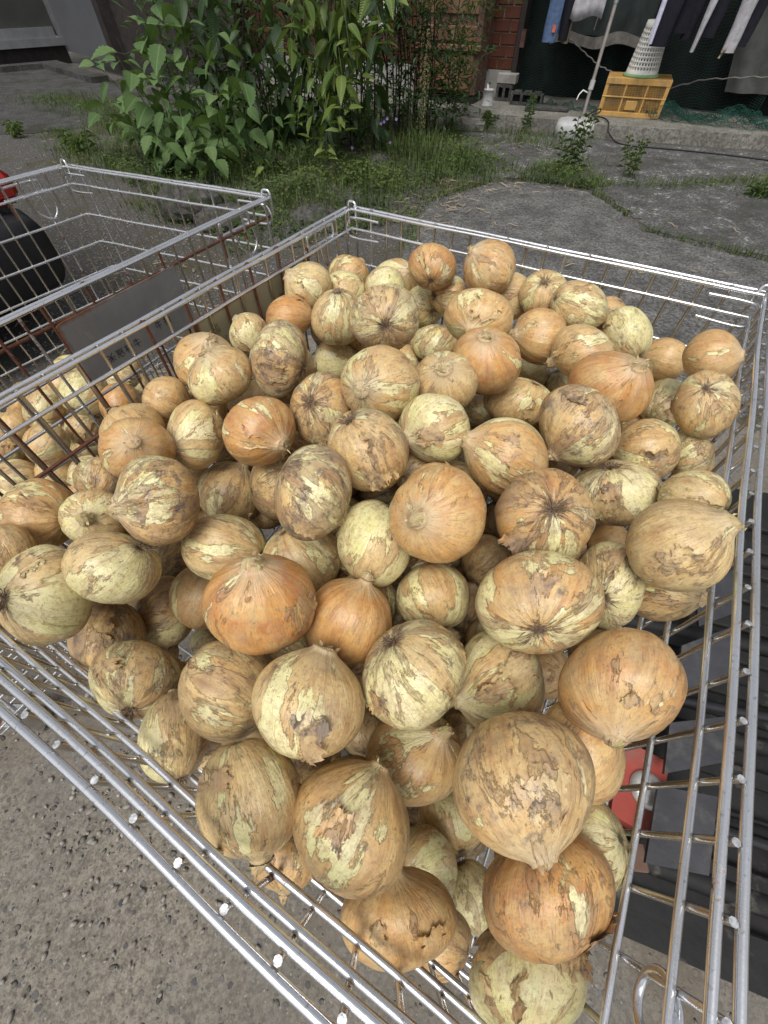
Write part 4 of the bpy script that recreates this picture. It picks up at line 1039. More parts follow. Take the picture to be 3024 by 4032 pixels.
# stones: embedded aggregate near the viewer, loose gravel, mossy rocks
def stones(name, n, fn, r0, r1, z, mat, flat, label, cat, seed):
    r = np.random.default_rng(seed)
    base = []
    ico_v = np.array([(0, 0, 1), (.894, 0, .447), (.276, .851, .447), (-.724, .526, .447), (-.724, -.526, .447), (.276, -.851, .447), (.724, .526, -.447), (-.276, .851, -.447), (-.894, 0, -.447), (-.276, -.851, -.447), (.724, -.526, -.447), (0, 0, -1)])
    ico_f = np.array([(0, 1, 2), (0, 2, 3), (0, 3, 4), (0, 4, 5), (0, 5, 1), (1, 6, 2), (2, 7, 3), (3, 8, 4), (4, 9, 5), (5, 10, 1), (2, 6, 7), (3, 7, 8), (4, 8, 9), (5, 9, 10), (1, 10, 6), (6, 11, 7), (7, 11, 8), (8, 11, 9), (9, 11, 10), (10, 11, 6)])
    VV = []; FF = []; c = 0
    while c < n:
        x, y = fn(r)
        rad = r0 + (r1 - r0) * r.random() ** 2.5
        a = r.uniform(0, 2 * PI); R = np.array([[math.cos(a), -math.sin(a), 0], [math.sin(a), math.cos(a), 0], [0, 0, 1]])
        v = ico_v * r.uniform(.7, 1.15, (12, 1)) * np.array([rad * r.uniform(.9, 1.4), rad * r.uniform(.6, 1), rad * flat])
        VV.append(v @ R.T + np.array([x, y, z])); FF.append(ico_f + 12 * c); c += 1
    o = link(name, qmesh(name, np.concatenate(VV), np.concatenate(FF)), mat, kind='stuff', label=label, cat=cat)
    return o
def near_area(r):
    while True:
        x, y = r.uniform(-1.1, 0.75), r.uniform(-.75, 1.0)
        if -.2 < 0.497 * x + .867 * y + .45 < .5 or r.random() < .5: return x, y
stones('aggregate_pebbles', 1500, near_area, .0025, .009, 0.0042, MAT['pebble'], .12, 'dark pebbles showing flush in the concrete below the front of the cage', 'pebbles', 3)
stones('loose_gravel', 420, lambda r: (-0.55 + r.normal(0, .16), 0.02 + r.normal(0, .16)), .002, .008, 0.007, MAT['pebble_l'], .7, 'loose pale gravel lying at the lower left', 'gravel', 4)
stones('loose_gravel', 900, lambda r: (-1.5 + r.normal(0, .5), 2.6 + r.normal(0, .7)), .003, .010, 0.004, MAT['pebble_l'], .6, 'loose gravel on the dark ground beyond the left cage', 'gravel', 5)
def rock(label, c, s, sd, mat='rock'):
    r = np.random.default_rng(sd); n1, n2 = 22, 14
    a = np.linspace(0, 2 * PI, n1, endpoint=False); b = np.linspace(0, PI, n2)
    dirs = np.array([[math.sin(v) * math.cos(u), math.sin(v) * math.sin(u), math.cos(v)] for v in b for u in a])
    rad = np.ones(len(dirs))
    for f in (1.5, 3, 6, 11):
        for _ in range(3):
            k = r.normal(size=3); k *= f / np.linalg.norm(k); rad += .16 / f ** .7 * np.sin(dirs @ k + r.uniform(0, 6))
    rad += r.normal(0, .035, len(rad)); P = dirs * rad[:, None] * np.array(s)
    Q = [(i * n1 + j, i * n1 + (j + 1) % n1, (i + 1) * n1 + (j + 1) % n1, (i + 1) * n1 + j) for i in range(n2 - 1) for j in range(n1)]
    o = link('rock', qmesh('rock', P, Q, False), MAT[mat], loc=c, label=label, cat='rock')
    return o
rock('broken dark rock seen through the back of the left cage', (-1.42, 3.62, 0.05), (0.24, 0.15, 0.14), 1)
rock('flat broken rock leaning on a darker one behind the left cage', (-1.20, 3.42, 0.03), (0.17, 0.12, 0.09), 2)
rock('half buried brownish rock in the weeds before the seed spike', (-0.02, 4.75, 0.03), (0.11, 0.09, 0.11), 3)
rock('low rock in the weeds just beyond the gap between the cages', (-0.55, 3.55, 0.0), (0.13, 0.10, 0.07), 4)

# ------------------------------------------------------------------ the wire cages
WIREM = {}
def wire(mb_parent, name, pts, r, mat, n=8, cuts=False):
    m = MB(); m.tube(pts, r, n, not cuts)
    if cuts:
        k = len(m.V) // n * n
        m.add(m.V[:n], [tuple(range(n))[::-1]], 1, False); m.add(m.V[k - n:k], [tuple(range(n))], 1, False)
        return m.build(name, [mat, MAT['cut']], mb_parent)
    return m.build(name, mat, mb_parent)
ZTOP = 0.80
RAILS = [0.763, 0.692, 0.622, 0.552, 0.482, 0.412, 0.342, 0.272, 0.202, 0.132]
def cage(label, corners, sides, zbot=0.12, group='wire mesh cages of onions', rusty=None, floor_gap=0.08):
    """corners: BL, BR, FR, FL of the inner rail line at the rim"""
    root = empty('wire_cage', (0, 0, 0), label=label, cat='cage', group=group)
    C = [Vector((c[0], c[1], 0)) for c in corners]; cen = sum(C, Vector()) / 4
    r = random.Random(4)
    for i in range(4):
        a, b = C[i], C[(i + 1) % 4]; d = (b - a); L = d.length; d = d / L
        out = Vector((d.y, -d.x, 0)); out = out if out.dot(a - cen) > 0 else -out
        sd = sides[i]
        # the double rim rod of this side is the panel's own mesh
        bow = sd.get('bow', 0.0)
        def at(s, o, z):
            return a + d * (s * L) + out * (o + bow * math.sin(PI * s) + 0.0011 * math.sin(s * 17 + z * 9 + o * 40 + i)) + Vector((0, 0, z))
        ss = [k / 24 for k in range(25)]
        m = MB()
        m.tube([at(s, 0.0, ZTOP) for s in ss], 0.0032, 10); 
        m.tube([at(s, 0.0125, ZTOP + .001) for s in ss], 0.0032, 10)
        panel = m.build('side_panel', MAT['zinc'], root)
        ri = sd.get('rust', ())
        for j, z in enumerate(RAILS):
            if z < zbot: break
            wire(panel, 'wire', [at(s, 0.0008, z) for s in ss], 0.0029, MAT['zinc_rr'] if j in sd.get('rrail', ()) else MAT['zinc'])
        nv = max(2, round(L / 0.0405))
        for k in range(nv + 1):
            s = 0.012 + 0.976 * k / nv + (r.uniform(-.002, .002) if 0 < k < nv else 0)
            mt = MAT['zinc_rr'] if ri and ri[0] <= s <= ri[1] and k % 2 == 0 else (MAT['zinc_r'] if r.random() < .08 else MAT['zinc_d'])
            tl = r.uniform(-.002, .002)
            wire(panel, 'wire', [at(s, 0.0060, ZTOP + r.uniform(.001, .005)), at(s + tl, 0.0058, (ZTOP + zbot) / 2), at(s, 0.0060, zbot)], 0.0026, mt, 8, True)
            if sd.get('stubs') and s > sd['stubs']: pass
    # floor grid and feet
    bot = MB()
    a, b, c_, d_ = C
    for k in range(21):
        s = k / 20; p, q = a.lerp(d_, s), b.lerp(c_, s); bot.tube([p + Vector((0, 0, zbot)), q + Vector((0, 0, zbot))], 0.003, 6)
    for k in range(17):
        s = k / 16; p, q = a.lerp(b, s), d_.lerp(c_, s); bot.tube([p + Vector((0, 0, zbot - .006)), q + Vector((0, 0, zbot - .006))], 0.003, 6)
    bot.build('floor_grid', MAT['zinc'], root)
    for p in C:
        q = p + (cen - p) * 0.08
        MB().box((q.x, q.y, zbot / 2 + .003), (0.05, 0.05, zbot - .02), None, .004).build('foot', MAT['zinc_r'], root)
    return root, C
BLc, BRc, FRc, FLc = (-0.0745, 1.077), (0.628, 0.679), (0.1245, -0.1655), (-0.5694, 0.2427)
cg, CC = cage('wire mesh cage heaped with onions filling the foreground', [BLc, BRc, FRc, FLc], [dict(), dict(bow=-0.006), dict(), dict(rust=(0.35, 0.78), rrail=(1,))])
BL2, BR2, FR2, FL2 = (-0.872, 1.402), (-0.280, 1.155), (-0.855, 0.115), (-1.48, 0.46)
cg2, CC2 = cage('second wire mesh cage at left with a steel plate and few onions', [BL2, BR2, FR2, FL2], [dict(), dict(rust=(0.25, 0.75), rrail=(0,)), dict(), dict()])

def hooks(root, C, i, j, flip=1):
    """corner clip: bent rods that lock two side panels together"""
    p = C[i]; d = (C[j] - C[i]).normalized(); up = Vector((0, 0, 1)); cen = sum(C, Vector()) / 4
    inn = (cen - p); inn = (inn - d * inn.dot(d)).normalized()
    z = Vector((0, 0, ZTOP))
    P = lambda s, h, o=0.0: p + d * s + up * (ZTOP + h) + inn * o
    wire(root, 'corner_hook', smooth_path([P(0.075, -.012, .006), P(0.02, -.012, .006), P(-.004, -.018, .004), P(-.01, -.04, .004), P(.006, -.052, .006), P(0.075, -.050, .006)], 5), 0.0028, MAT['zinc'])
    wire(root, 'corner_hook', smooth_path([P(0.012, -.02, 0), P(0.010, .008, -.004), P(0.0, .013, -.006), P(-.010, .007, -.006), P(-.010, -.03, -.006)], 5), 0.0028, MAT['zinc'])
    return P
for root, C in ((cg, CC), (cg2, CC2)):
    hooks(root, C, 0, 1); hooks(root, C, 1, 0)
def latch(root, p, d, o, s0=0.05):
    p = Vector((p[0], p[1], 0)); d = Vector((d[0], d[1], 0)).normalized(); up = Vector((0, 0, 1)); n = d.cross(up)
    P = lambda s, h, q=0.0: p + d * (s + s0) + up * (ZTOP + h) + n * (q + o)
    wire(root, 'latch', smooth_path([P(.10, -.035), P(.10, -.016), P(.09, -.012), P(.02, -.012), P(.008, -.018), P(.008, -.045)], 5), 0.0030, MAT['zinc'])
    wire(root, 'latch', [P(-.005, -.038, .003), P(.11, -.038, .003)], 0.0034, MAT['zinc'])
    wire(root, 'latch', smooth_path([P(.06, -.038), P(.05, -.075), P(.02, -.098), P(-.004, -.078), P(.0, -.045), P(.012, -.036)], 6), 0.0030, MAT['zinc'])
    m = MB(); m.box(P(.102, -.055, .002), (0.006, 0.006, 0.05), None); m.build('hinge_strip', MAT['zinc_rr'], root)
dl = Vector((BLc[0] - FLc[0], BLc[1] - FLc[1])).normalized()
latch(cg, BLc, -dl.to_3d(), 0.012); d2 = Vector((BR2[0] - FR2[0], BR2[1] - FR2[1])).normalized(); latch(cg2, BR2, -d2.to_3d(), 0.012)
latch(cg2, BL2, Vector((FL2[0] - BL2[0], FL2[1] - BL2[1], 0)), 0.01, .07)
# ring at the near right corner of the main cage and twisted ties on the left panel
dr_ = Vector((FRc[0] - BRc[0], FRc[1] - BRc[1], 0)).normalized()
rp = Vector((0.180, -0.100, 0)); 
wire(cg, 'ring', [rp + dr_ * (0.006 + .018 * math.cos(t)) + Vector((-.010, .005, .742 + .022 * math.sin(t))) for t in np.linspace(0.4, 2 * PI + .4, 26)], 0.0030, MAT['zinc'])
for s, z in ((0.55, 0.622), (0.62, .605)):
    b0 = Vector((BLc[0], BLc[1], 0)).lerp(Vector((FLc[0], FLc[1], 0)), s)
    d_ = Vector((-dl.x, -dl.y, 0)); nn = Vector((d_.y, -d_.x, 0))
    wire(cg, 'wire_tie', [b0 + d_ * (0.05 * t / 30) + nn * (0.006 * math.cos(t * 1.5)) + Vector((0, 0, z + .006 * math.sin(t * 1.5))) for t in range(31)], 0.0013, MAT['zinc'], 6)

# steel sign plate on the left cage's shared side, and the plate fixed to the main cage seen from behind
def sign_plate(name, root, c, rz, W, H, mat, rad=0.02):
    pts = []
    for (cx, cz, a0) in ((W / 2 - rad, H / 2 - rad * .2, 0), (-W / 2 + rad, H / 2 - rad * .2, PI / 2), (-W / 2 + rad, -H / 2 + rad, PI), (W / 2 - rad, -H / 2 + rad, 1.5 * PI)):
        rz_ = rad * .2 if a0 < PI * .9 else rad
        for k in range(6):
            a = a0 + k / 5 * PI / 2; pts.append((cx + rad * math.cos(a), cz + rz_ * math.sin(a)))
    n = len(pts); th = 0.0012
    V = [(x, -th, z) for x, z in pts] + [(x, th, z) for x, z in pts]
    F = [tuple(range(n))[::-1], tuple(range(n, 2 * n))] + [(i, (i + 1) % n, n + (i + 1) % n, n + i) for i in range(n)]
    o = link(name, mesh(name, V, F, False), mat, root); o.location = c; o.rotation_euler = (0, 0, rz)
    return o
ang2 = math.atan2(d2.y, d2.x)
pl = sign_plate('sign_plate', cg2, (-0.494 + .0165 * 0, 0.763, 0.712), ang2, 0.262, 0.118, MAT['plate'])
n2 = Vector((d2.y, -d2.x))
pl.location = (-0.494 + n2.x * 0.0115, 0.763 + n2.y * 0.0115, 0.709)
ang1 = math.atan2(dl.y, dl.x)
mp = Vector((BLc[0], BLc[1])).lerp(Vector((FLc[0], FLc[1])), 0.335)
pl2 = sign_plate('sign_plate', cg, (mp.x - dl.y * 0.0105, mp.y + dl.x * 0.0105, 0.703), ang1, 0.315, 0.118, MAT['plate_back'], .012)
# lettering on the plate, as brush strokes (its script is only partly legible behind the rods)
def strokes(parent, ox, oz, s, data, th=0.0016):
    m = MB()
    for (x0, z0, x1, z1) in data:
        a = Vector((ox + x0 * s, -0.0019, oz + z0 * s)); b = Vector((ox + x1 * s, -0.0019, oz + z1 * s)); d = (b - a).normalized(); n = Vector((-d.z, 0, d.x)) * th / 2
        m.add([a - n - d * th * .3, b - n * .7 + d * th * .3, b + n * .7 + d * th * .3, a + n - d * th * .3], [(0, 1, 2, 3)], 0, False)
    return m.build('lettering', MAT['ink'], parent)
G = {'a': [(0, .8, .45, .8), (.22, 1, .22, 0), (.22, .6, 0, .3), (.24, .55, .42, .32), (.6, 1, .6, .1), (.5, .7, .95, .72), (.95, .72, .9, .05), (.6, .4, .92, .4)],
     'b': [(0, .9, 1, .92), (.15, .75, .85, .75), (.15, .75, .15, .4), (.85, .75, .85, .4), (.15, .4, .85, .4), (.15, .58, .85, .58), (.05, .25, .15, .05), (.35, .3, .5, 0), (.5, 0, .8, .08), (.9, .3, .98, .12)],
     'c': [(.1, .9, .5, .65), (.8, 1, .3, .5), (0, .5, 1, .52), (.5, .8, .5, 0), (.5, .45, .15, .1), (.52, .45, .9, .08)],
     'd': [(.3, 1, .1, .6), (.3, .8, .9, .82), (.55, 1, .55, 0), (.05, .4, .95, .42)]}
for i, gk in enumerate('cbad'): strokes(pl, -0.085 + i * 0.020, -0.038, 0.016, G[gk])
for i, gk in enumerate('da'): strokes(pl, 0.035 + i * 0.022, -0.030, 0.016, G[gk])
# ------------------------------------------------------------------ onions
def sphere_grid(nu, nv):
    return nu, nv
def onion_profile(rows, kz, neck_w, sh):
    pts = []
    a_end = 0.79 * PI
    nb = int(rows * .78)
    for i in range(nb + 1):
        a = a_end * i / nb; r, z = math.sin(a), -math.cos(a)
        if a < 0.6: z += 0.07 * math.exp(-(r / 0.22) ** 2)
        pts.append((r, z))
    r0, z0 = math.sin(a_end), -math.cos(a_end)
    P = [(r0, z0), (r0 + .34 * math.cos(a_end), z0 + .34 * math.sin(a_end) * sh), (neck_w * 1.15, 0.985), (neck_w, 1.12)]
    m = rows - nb
    for i in range(1, m + 1):
        if i == m: pts.append((0.004, 1.11)); break
        t = i / (m - 1); b = [(1 - t) ** 3, 3 * t * (1 - t) ** 2, 3 * t * t * (1 - t), t ** 3]
        pts.append((sum(b[k] * P[k][0] for k in range(4)), sum(b[k] * P[k][1] for k in range(4))))
    return [(r, z * kz) for r, z in pts]
def unit_onion(rng, nu=72, rows=44):
    kz = rng.uniform(.86, 1.04); nw = rng.uniform(.13, .24)
    prof = np.array(onion_profile(rows, 1.0, nw, rng.uniform(.75, 1.15)))
    th = np.linspace(0, 2 * PI, nu, endpoint=False)
    R, T = np.meshgrid(prof[:, 0], th, indexing='ij'); Z = np.repeat(prof[:, 1:2], nu, 1)
    D = np.stack([R * np.cos(T), R * np.sin(T), Z], -1).reshape(-1, 3)
    rest = D.copy()
    n = D / np.maximum(np.linalg.norm(D, axis=1, keepdims=True), 1e-6)
    f = np.ones(len(D))
    for fr, am, c in ((1.6, .036, 4), (3.2, .012, 4), (6.5, .0045, 5)):
        for _ in range(c):
            k = rng.normal(size=3); k *= fr / np.linalg.norm(k); f += am * np.sin(n @ k + rng.uniform(0, 6.28))
    tt = T.reshape(-1); rr_ = R.reshape(-1)
    for kk in (rng.integers(5, 9), rng.integers(11, 17)):
        f += .0055 * np.sin(tt * kk + rng.uniform(0, 6)) * np.clip(rr_ * 1.5, 0, 1)
    V = D * f[:, None] * np.array([1, 1, kz]) / 1.0
    i, j = np.meshgrid(np.arange(len(prof) - 1), np.arange(nu), indexing='ij')
    a = (i * nu + j).ravel(); b = (i * nu + (j + 1) % nu).ravel()
    Q = np.stack([a, b, b + nu, a + nu], 1)
    return V, rest, Q, kz, nw
def put_rest(me, rest):
    at = me.attributes.new('rest', 'FLOAT_VECTOR', 'POINT'); at.data.foreach_set('vector', np.asarray(rest, np.float32).ravel())
def neck_geo(rng, nw, kz, L):
    nu, rows = 18, 12; V = []; rest = []
    bend = rng.normal(0, .10, 2); fl = rng.uniform(.35, .8); tw = rng.uniform(-.8, .8); fa = rng.uniform(0, PI)
    jag = rng.uniform(-.5, .3, nu)
    for i in range(rows):
        t = i / (rows - 1); z = (1.06 + L * t) * kz
        w = nw * (1.06 - .55 * t + .35 * max(0, t - .65) * rng.uniform(.2, 1.6))
        if t > .62: w *= math.sqrt(max(.02, 1 - ((t - .62) / .38) ** 2 * .93))
        for j in range(nu):
            a = 2 * PI * j / nu; x, y = w * math.cos(a), w * math.sin(a) * (1 - (1 - fl) * t)
            x *= 1 + .13 * math.sin(a * 4 + t * 3); y *= 1 + .13 * math.cos(a * 5)
            c, s = math.cos(fa + tw * t), math.sin(fa + tw * t)
            zz = z + (jag[j] * .10 if i == rows - 1 else (jag[j] * .04 if i == rows - 2 else 0))
            V.append((x * c - y * s + bend[0] * t * t * L * 3, x * s + y * c + bend[1] * t * t * L * 3, zz)); rest.append((math.cos(a) * .17, math.sin(a) * .17, zz))
    Q = [(i * nu + j, i * nu + (j + 1) % nu, (i + 1) * nu + (j + 1) % nu, (i + 1) * nu + j) for i in range(rows - 1) for j in range(nu)]
    # sunken closed end
    b = len(V); c = np.mean(np.array(V[-nu:]), 0)
    for j in range(nu):
        p = np.array(V[(rows - 1) * nu + j]); V.append(tuple(c + (p - c) * .6 + np.array([0, 0, .05 * L]))); rest.append(tuple(np.array(rest[(rows - 1) * nu + j]) * .5))
    Q += [((rows - 1) * nu + j, (rows - 1) * nu + (j + 1) % nu, b + (j + 1) % nu, b + j) for j in range(nu)]
    V.append(tuple(c + np.array([0, 0, .03 * L]))); rest.append((0, 0, 1)); e = len(V) - 1
    Q += [(b + j, b + (j + 1) % nu, e, e) for j in range(0)]
    tri = [(b + j, b + (j + 1) % nu, e) for j in range(nu)]
    for q in range(rng.integers(4, 9)):
        j = int(rng.integers(0, nu)); i0 = int(rng.integers(3, rows - 2)); p = np.array(V[i0 * nu + j]); p2 = np.array(V[i0 * nu + (j + 1) % nu])
        o = np.array([p[0], p[1], 0]); o /= max(np.linalg.norm(o), 1e-5); h = rng.uniform(.04, .13)
        m1 = (p + p2) / 2 + o * h * rng.uniform(.3, .9) + np.array([0, 0, h * rng.uniform(-.3, .9)]); m2 = m1 + o * h * rng.uniform(-.4, .8) + np.array([0, 0, h * rng.uniform(-.6, .8)]) + rng.normal(0, .02, 3)
        w_ = (p2 - p) * .6; k0 = len(V)
        V += [tuple(p), tuple(p2), tuple(m1 + w_), tuple(m1 - w_), tuple(m2)]; rest += [rest[i0 * nu + j]] * 5
        Q += [(k0, k0 + 1, k0 + 2, k0 + 3)]; tri += [(k0 + 3, k0 + 2, k0 + 4)]
    return np.array(V), np.array(rest), Q + tri
def root_geo(rng, kz, n=46):
    m = MB()
    for k in range(n):
        a = rng.uniform(0, 2 * PI); r = .17 * math.sqrt(rng.random()); d = np.array([math.cos(a), math.sin(a), 0])
        L = rng.uniform(.05, .16) * (1.6 if rng.random() < .12 else 1)
        p0 = d * r + np.array([0, 0, -.93 * kz]); p1 = p0 + d * L * .5 + np.array([0, 0, -L * .55]) + rng.normal(0, .012, 3); p2 = p1 + d * L * rng.uniform(.2, .9) + np.array([0, 0, L * rng.uniform(-.5, .35)]) + rng.normal(0, .02, 3)
        m.tube([p0, p1, p2], [.013, .010, .003], 4, False)
    return m
def skin_patch(rng, kz, c_th, c_z, dth, dz):
    """a loose shell of papery skin with a ragged lifted edge"""
    nu, nv = 22, 14; V = []; rest = []
    lift = rng.uniform(.03, .15); ph = rng.uniform(0, 6, 4)
    side = rng.integers(0, 2)
    for i in range(nv):
        v = i / (nv - 1) * 2 - 1
        for j in range(nu):
            u = j / (nu - 1) * 2 - 1
            uu = u * (1 + .18 * math.sin(v * 5 + ph[0]) + .10 * math.sin(v * 13 + ph[1])); vv = v * (1 + .20 * math.sin(u * 4 + ph[2]) + .10 * math.sin(u * 11 + ph[3]))
            lat = max(-1.3, min(1.25, c_z + vv * dz)); th = c_th + uu * dth
            e = max(0, (u if side else v))
            R = 1.010 + lift * e ** 3 + .006 * math.sin(u * 9 + ph[1]) * abs(u)
            V.append((R * math.cos(lat) * math.cos(th), R * math.cos(lat) * math.sin(th), R * math.sin(lat) * kz)); rest.append((math.cos(lat) * math.cos(th), math.cos(lat) * math.sin(th), math.sin(lat)))
    Q = [(i * nu + j, i * nu + j + 1, (i + 1) * nu + j + 1, (i + 1) * nu + j) for i in range(nv - 1) for j in range(nu - 1)]
    # knock out a few edge quads so the rim is torn
    Q = [q for q in Q if not ((q[0] % nu in (0, nu - 2) or q[0] // nu in (0, nv - 2)) and rng.random() < .38)]
    return np.array(V), np.array(rest), Q
def make_onion(row, k, group):
    f, label = row.split('|'); f = f.split(',')
    x, y, z, R, ax, ay, az, s11, s12, s22 = [float(v) for v in f[:10]]
    pole = f[10]; o_, p_, d_ = [float(v) for v in f[11:14]]; behind = int(f[14])
    rng = np.random.default_rng(1000 + k)
    loc = np.array([x, y, z]); view = loc - np.array([0, 0, CAMZ]); view /= np.linalg.norm(view)
    rt = np.array([1.0, 0, 0]) - view * view[0]; rt /= np.linalg.norm(rt); up = np.cross(rt, view)
    B = np.stack([rt, up, -view], 1)
    S = B @ np.array([[s11, s12, 0], [s12, s22, 0], [0, 0, 1.0]]) @ B.T
    a = np.array([ax, ay, az]); a /= np.linalg.norm(a)
    t = np.cross(a, [0.3, 0.5, 0.8]); t /= np.linalg.norm(t); b = np.cross(a, t)
    sp = rng.uniform(0, 2 * PI)
    t, b = t * math.cos(sp) + b * math.sin(sp), -t * math.sin(sp) + b * math.cos(sp)
    R *= 1.055
    Rm = np.stack([t, b, a], 1)
    M = S @ Rm * R
    lowp = behind
    V, rest, Q, kz, nw = unit_onion(rng, 48 if lowp else 80, 30 if lowp else 48)
    root = empty('onion', (x, y, z), label=label, cat='onion', group=group)
    col = (o_, p_, d_, 1)
    me = qmesh('bulb', V @ M.T, Q); put_rest(me, rest); bl = link('bulb', me, MAT['onion'], root); bl.color = col
    if pole != 'r':
        L = rng.uniform(.10, .27) if pole == 'n' else rng.uniform(.1, .22)
        V2, r2, Q2 = neck_geo(rng, nw, kz, L)
        me = mesh('neck', V2 @ M.T, Q2); put_rest(me, r2); link('neck', me, MAT['neck'], root)
    if pole == 'r':
        m = root_geo(rng, kz); m.V = [tuple(v) for v in np.array(m.V) @ M.T]; m.build('roots', MAT['root'], root)
    if not behind and rng.random() < .85:
        # loose skin on the side that can be seen
        ld = np.linalg.solve(M, -view * R); ld /= np.linalg.norm(ld)
        for q in range(1 if rng.random() < .65 else 2):
            th = math.atan2(ld[1], ld[0]) + rng.normal(0, .75); la = math.asin(max(-1, min(1, ld[2]))) + rng.normal(0, .5); la = max(-.7, min(.7, la))
            V3, r3, Q3 = skin_patch(rng, kz, th, la, rng.uniform(.14, .45), rng.uniform(.15, .5))
            me = mesh('loose_skin', V3 @ M.T, Q3); put_rest(me, r3 + 3.0 * 0); s_ = link('loose_skin', me, MAT['onion'], root); s_.color = (max(0, o_ + rng.uniform(-.35, .1)), .12, min(1, d_ + rng.uniform(0, .45)), 1)
    if 'half peeled brown cap' in label:
        ld = np.linalg.solve(M, (-view + up * .95 + rt * .35) * R); ld /= np.linalg.norm(ld)
        V3, r3, Q3 = skin_patch(rng, kz, math.atan2(ld[1], ld[0]), max(-.5, min(.5, math.asin(ld[2]))), 1.15, .62)
        me = mesh('loose_skin', V3 * 1.006 @ M.T, Q3); put_rest(me, r3); s_ = link('loose_skin', me, MAT['onion'], root); s_.color = (.5, .05, .75, 1); bl.color = (.1, .95, .25, 1)
    return root
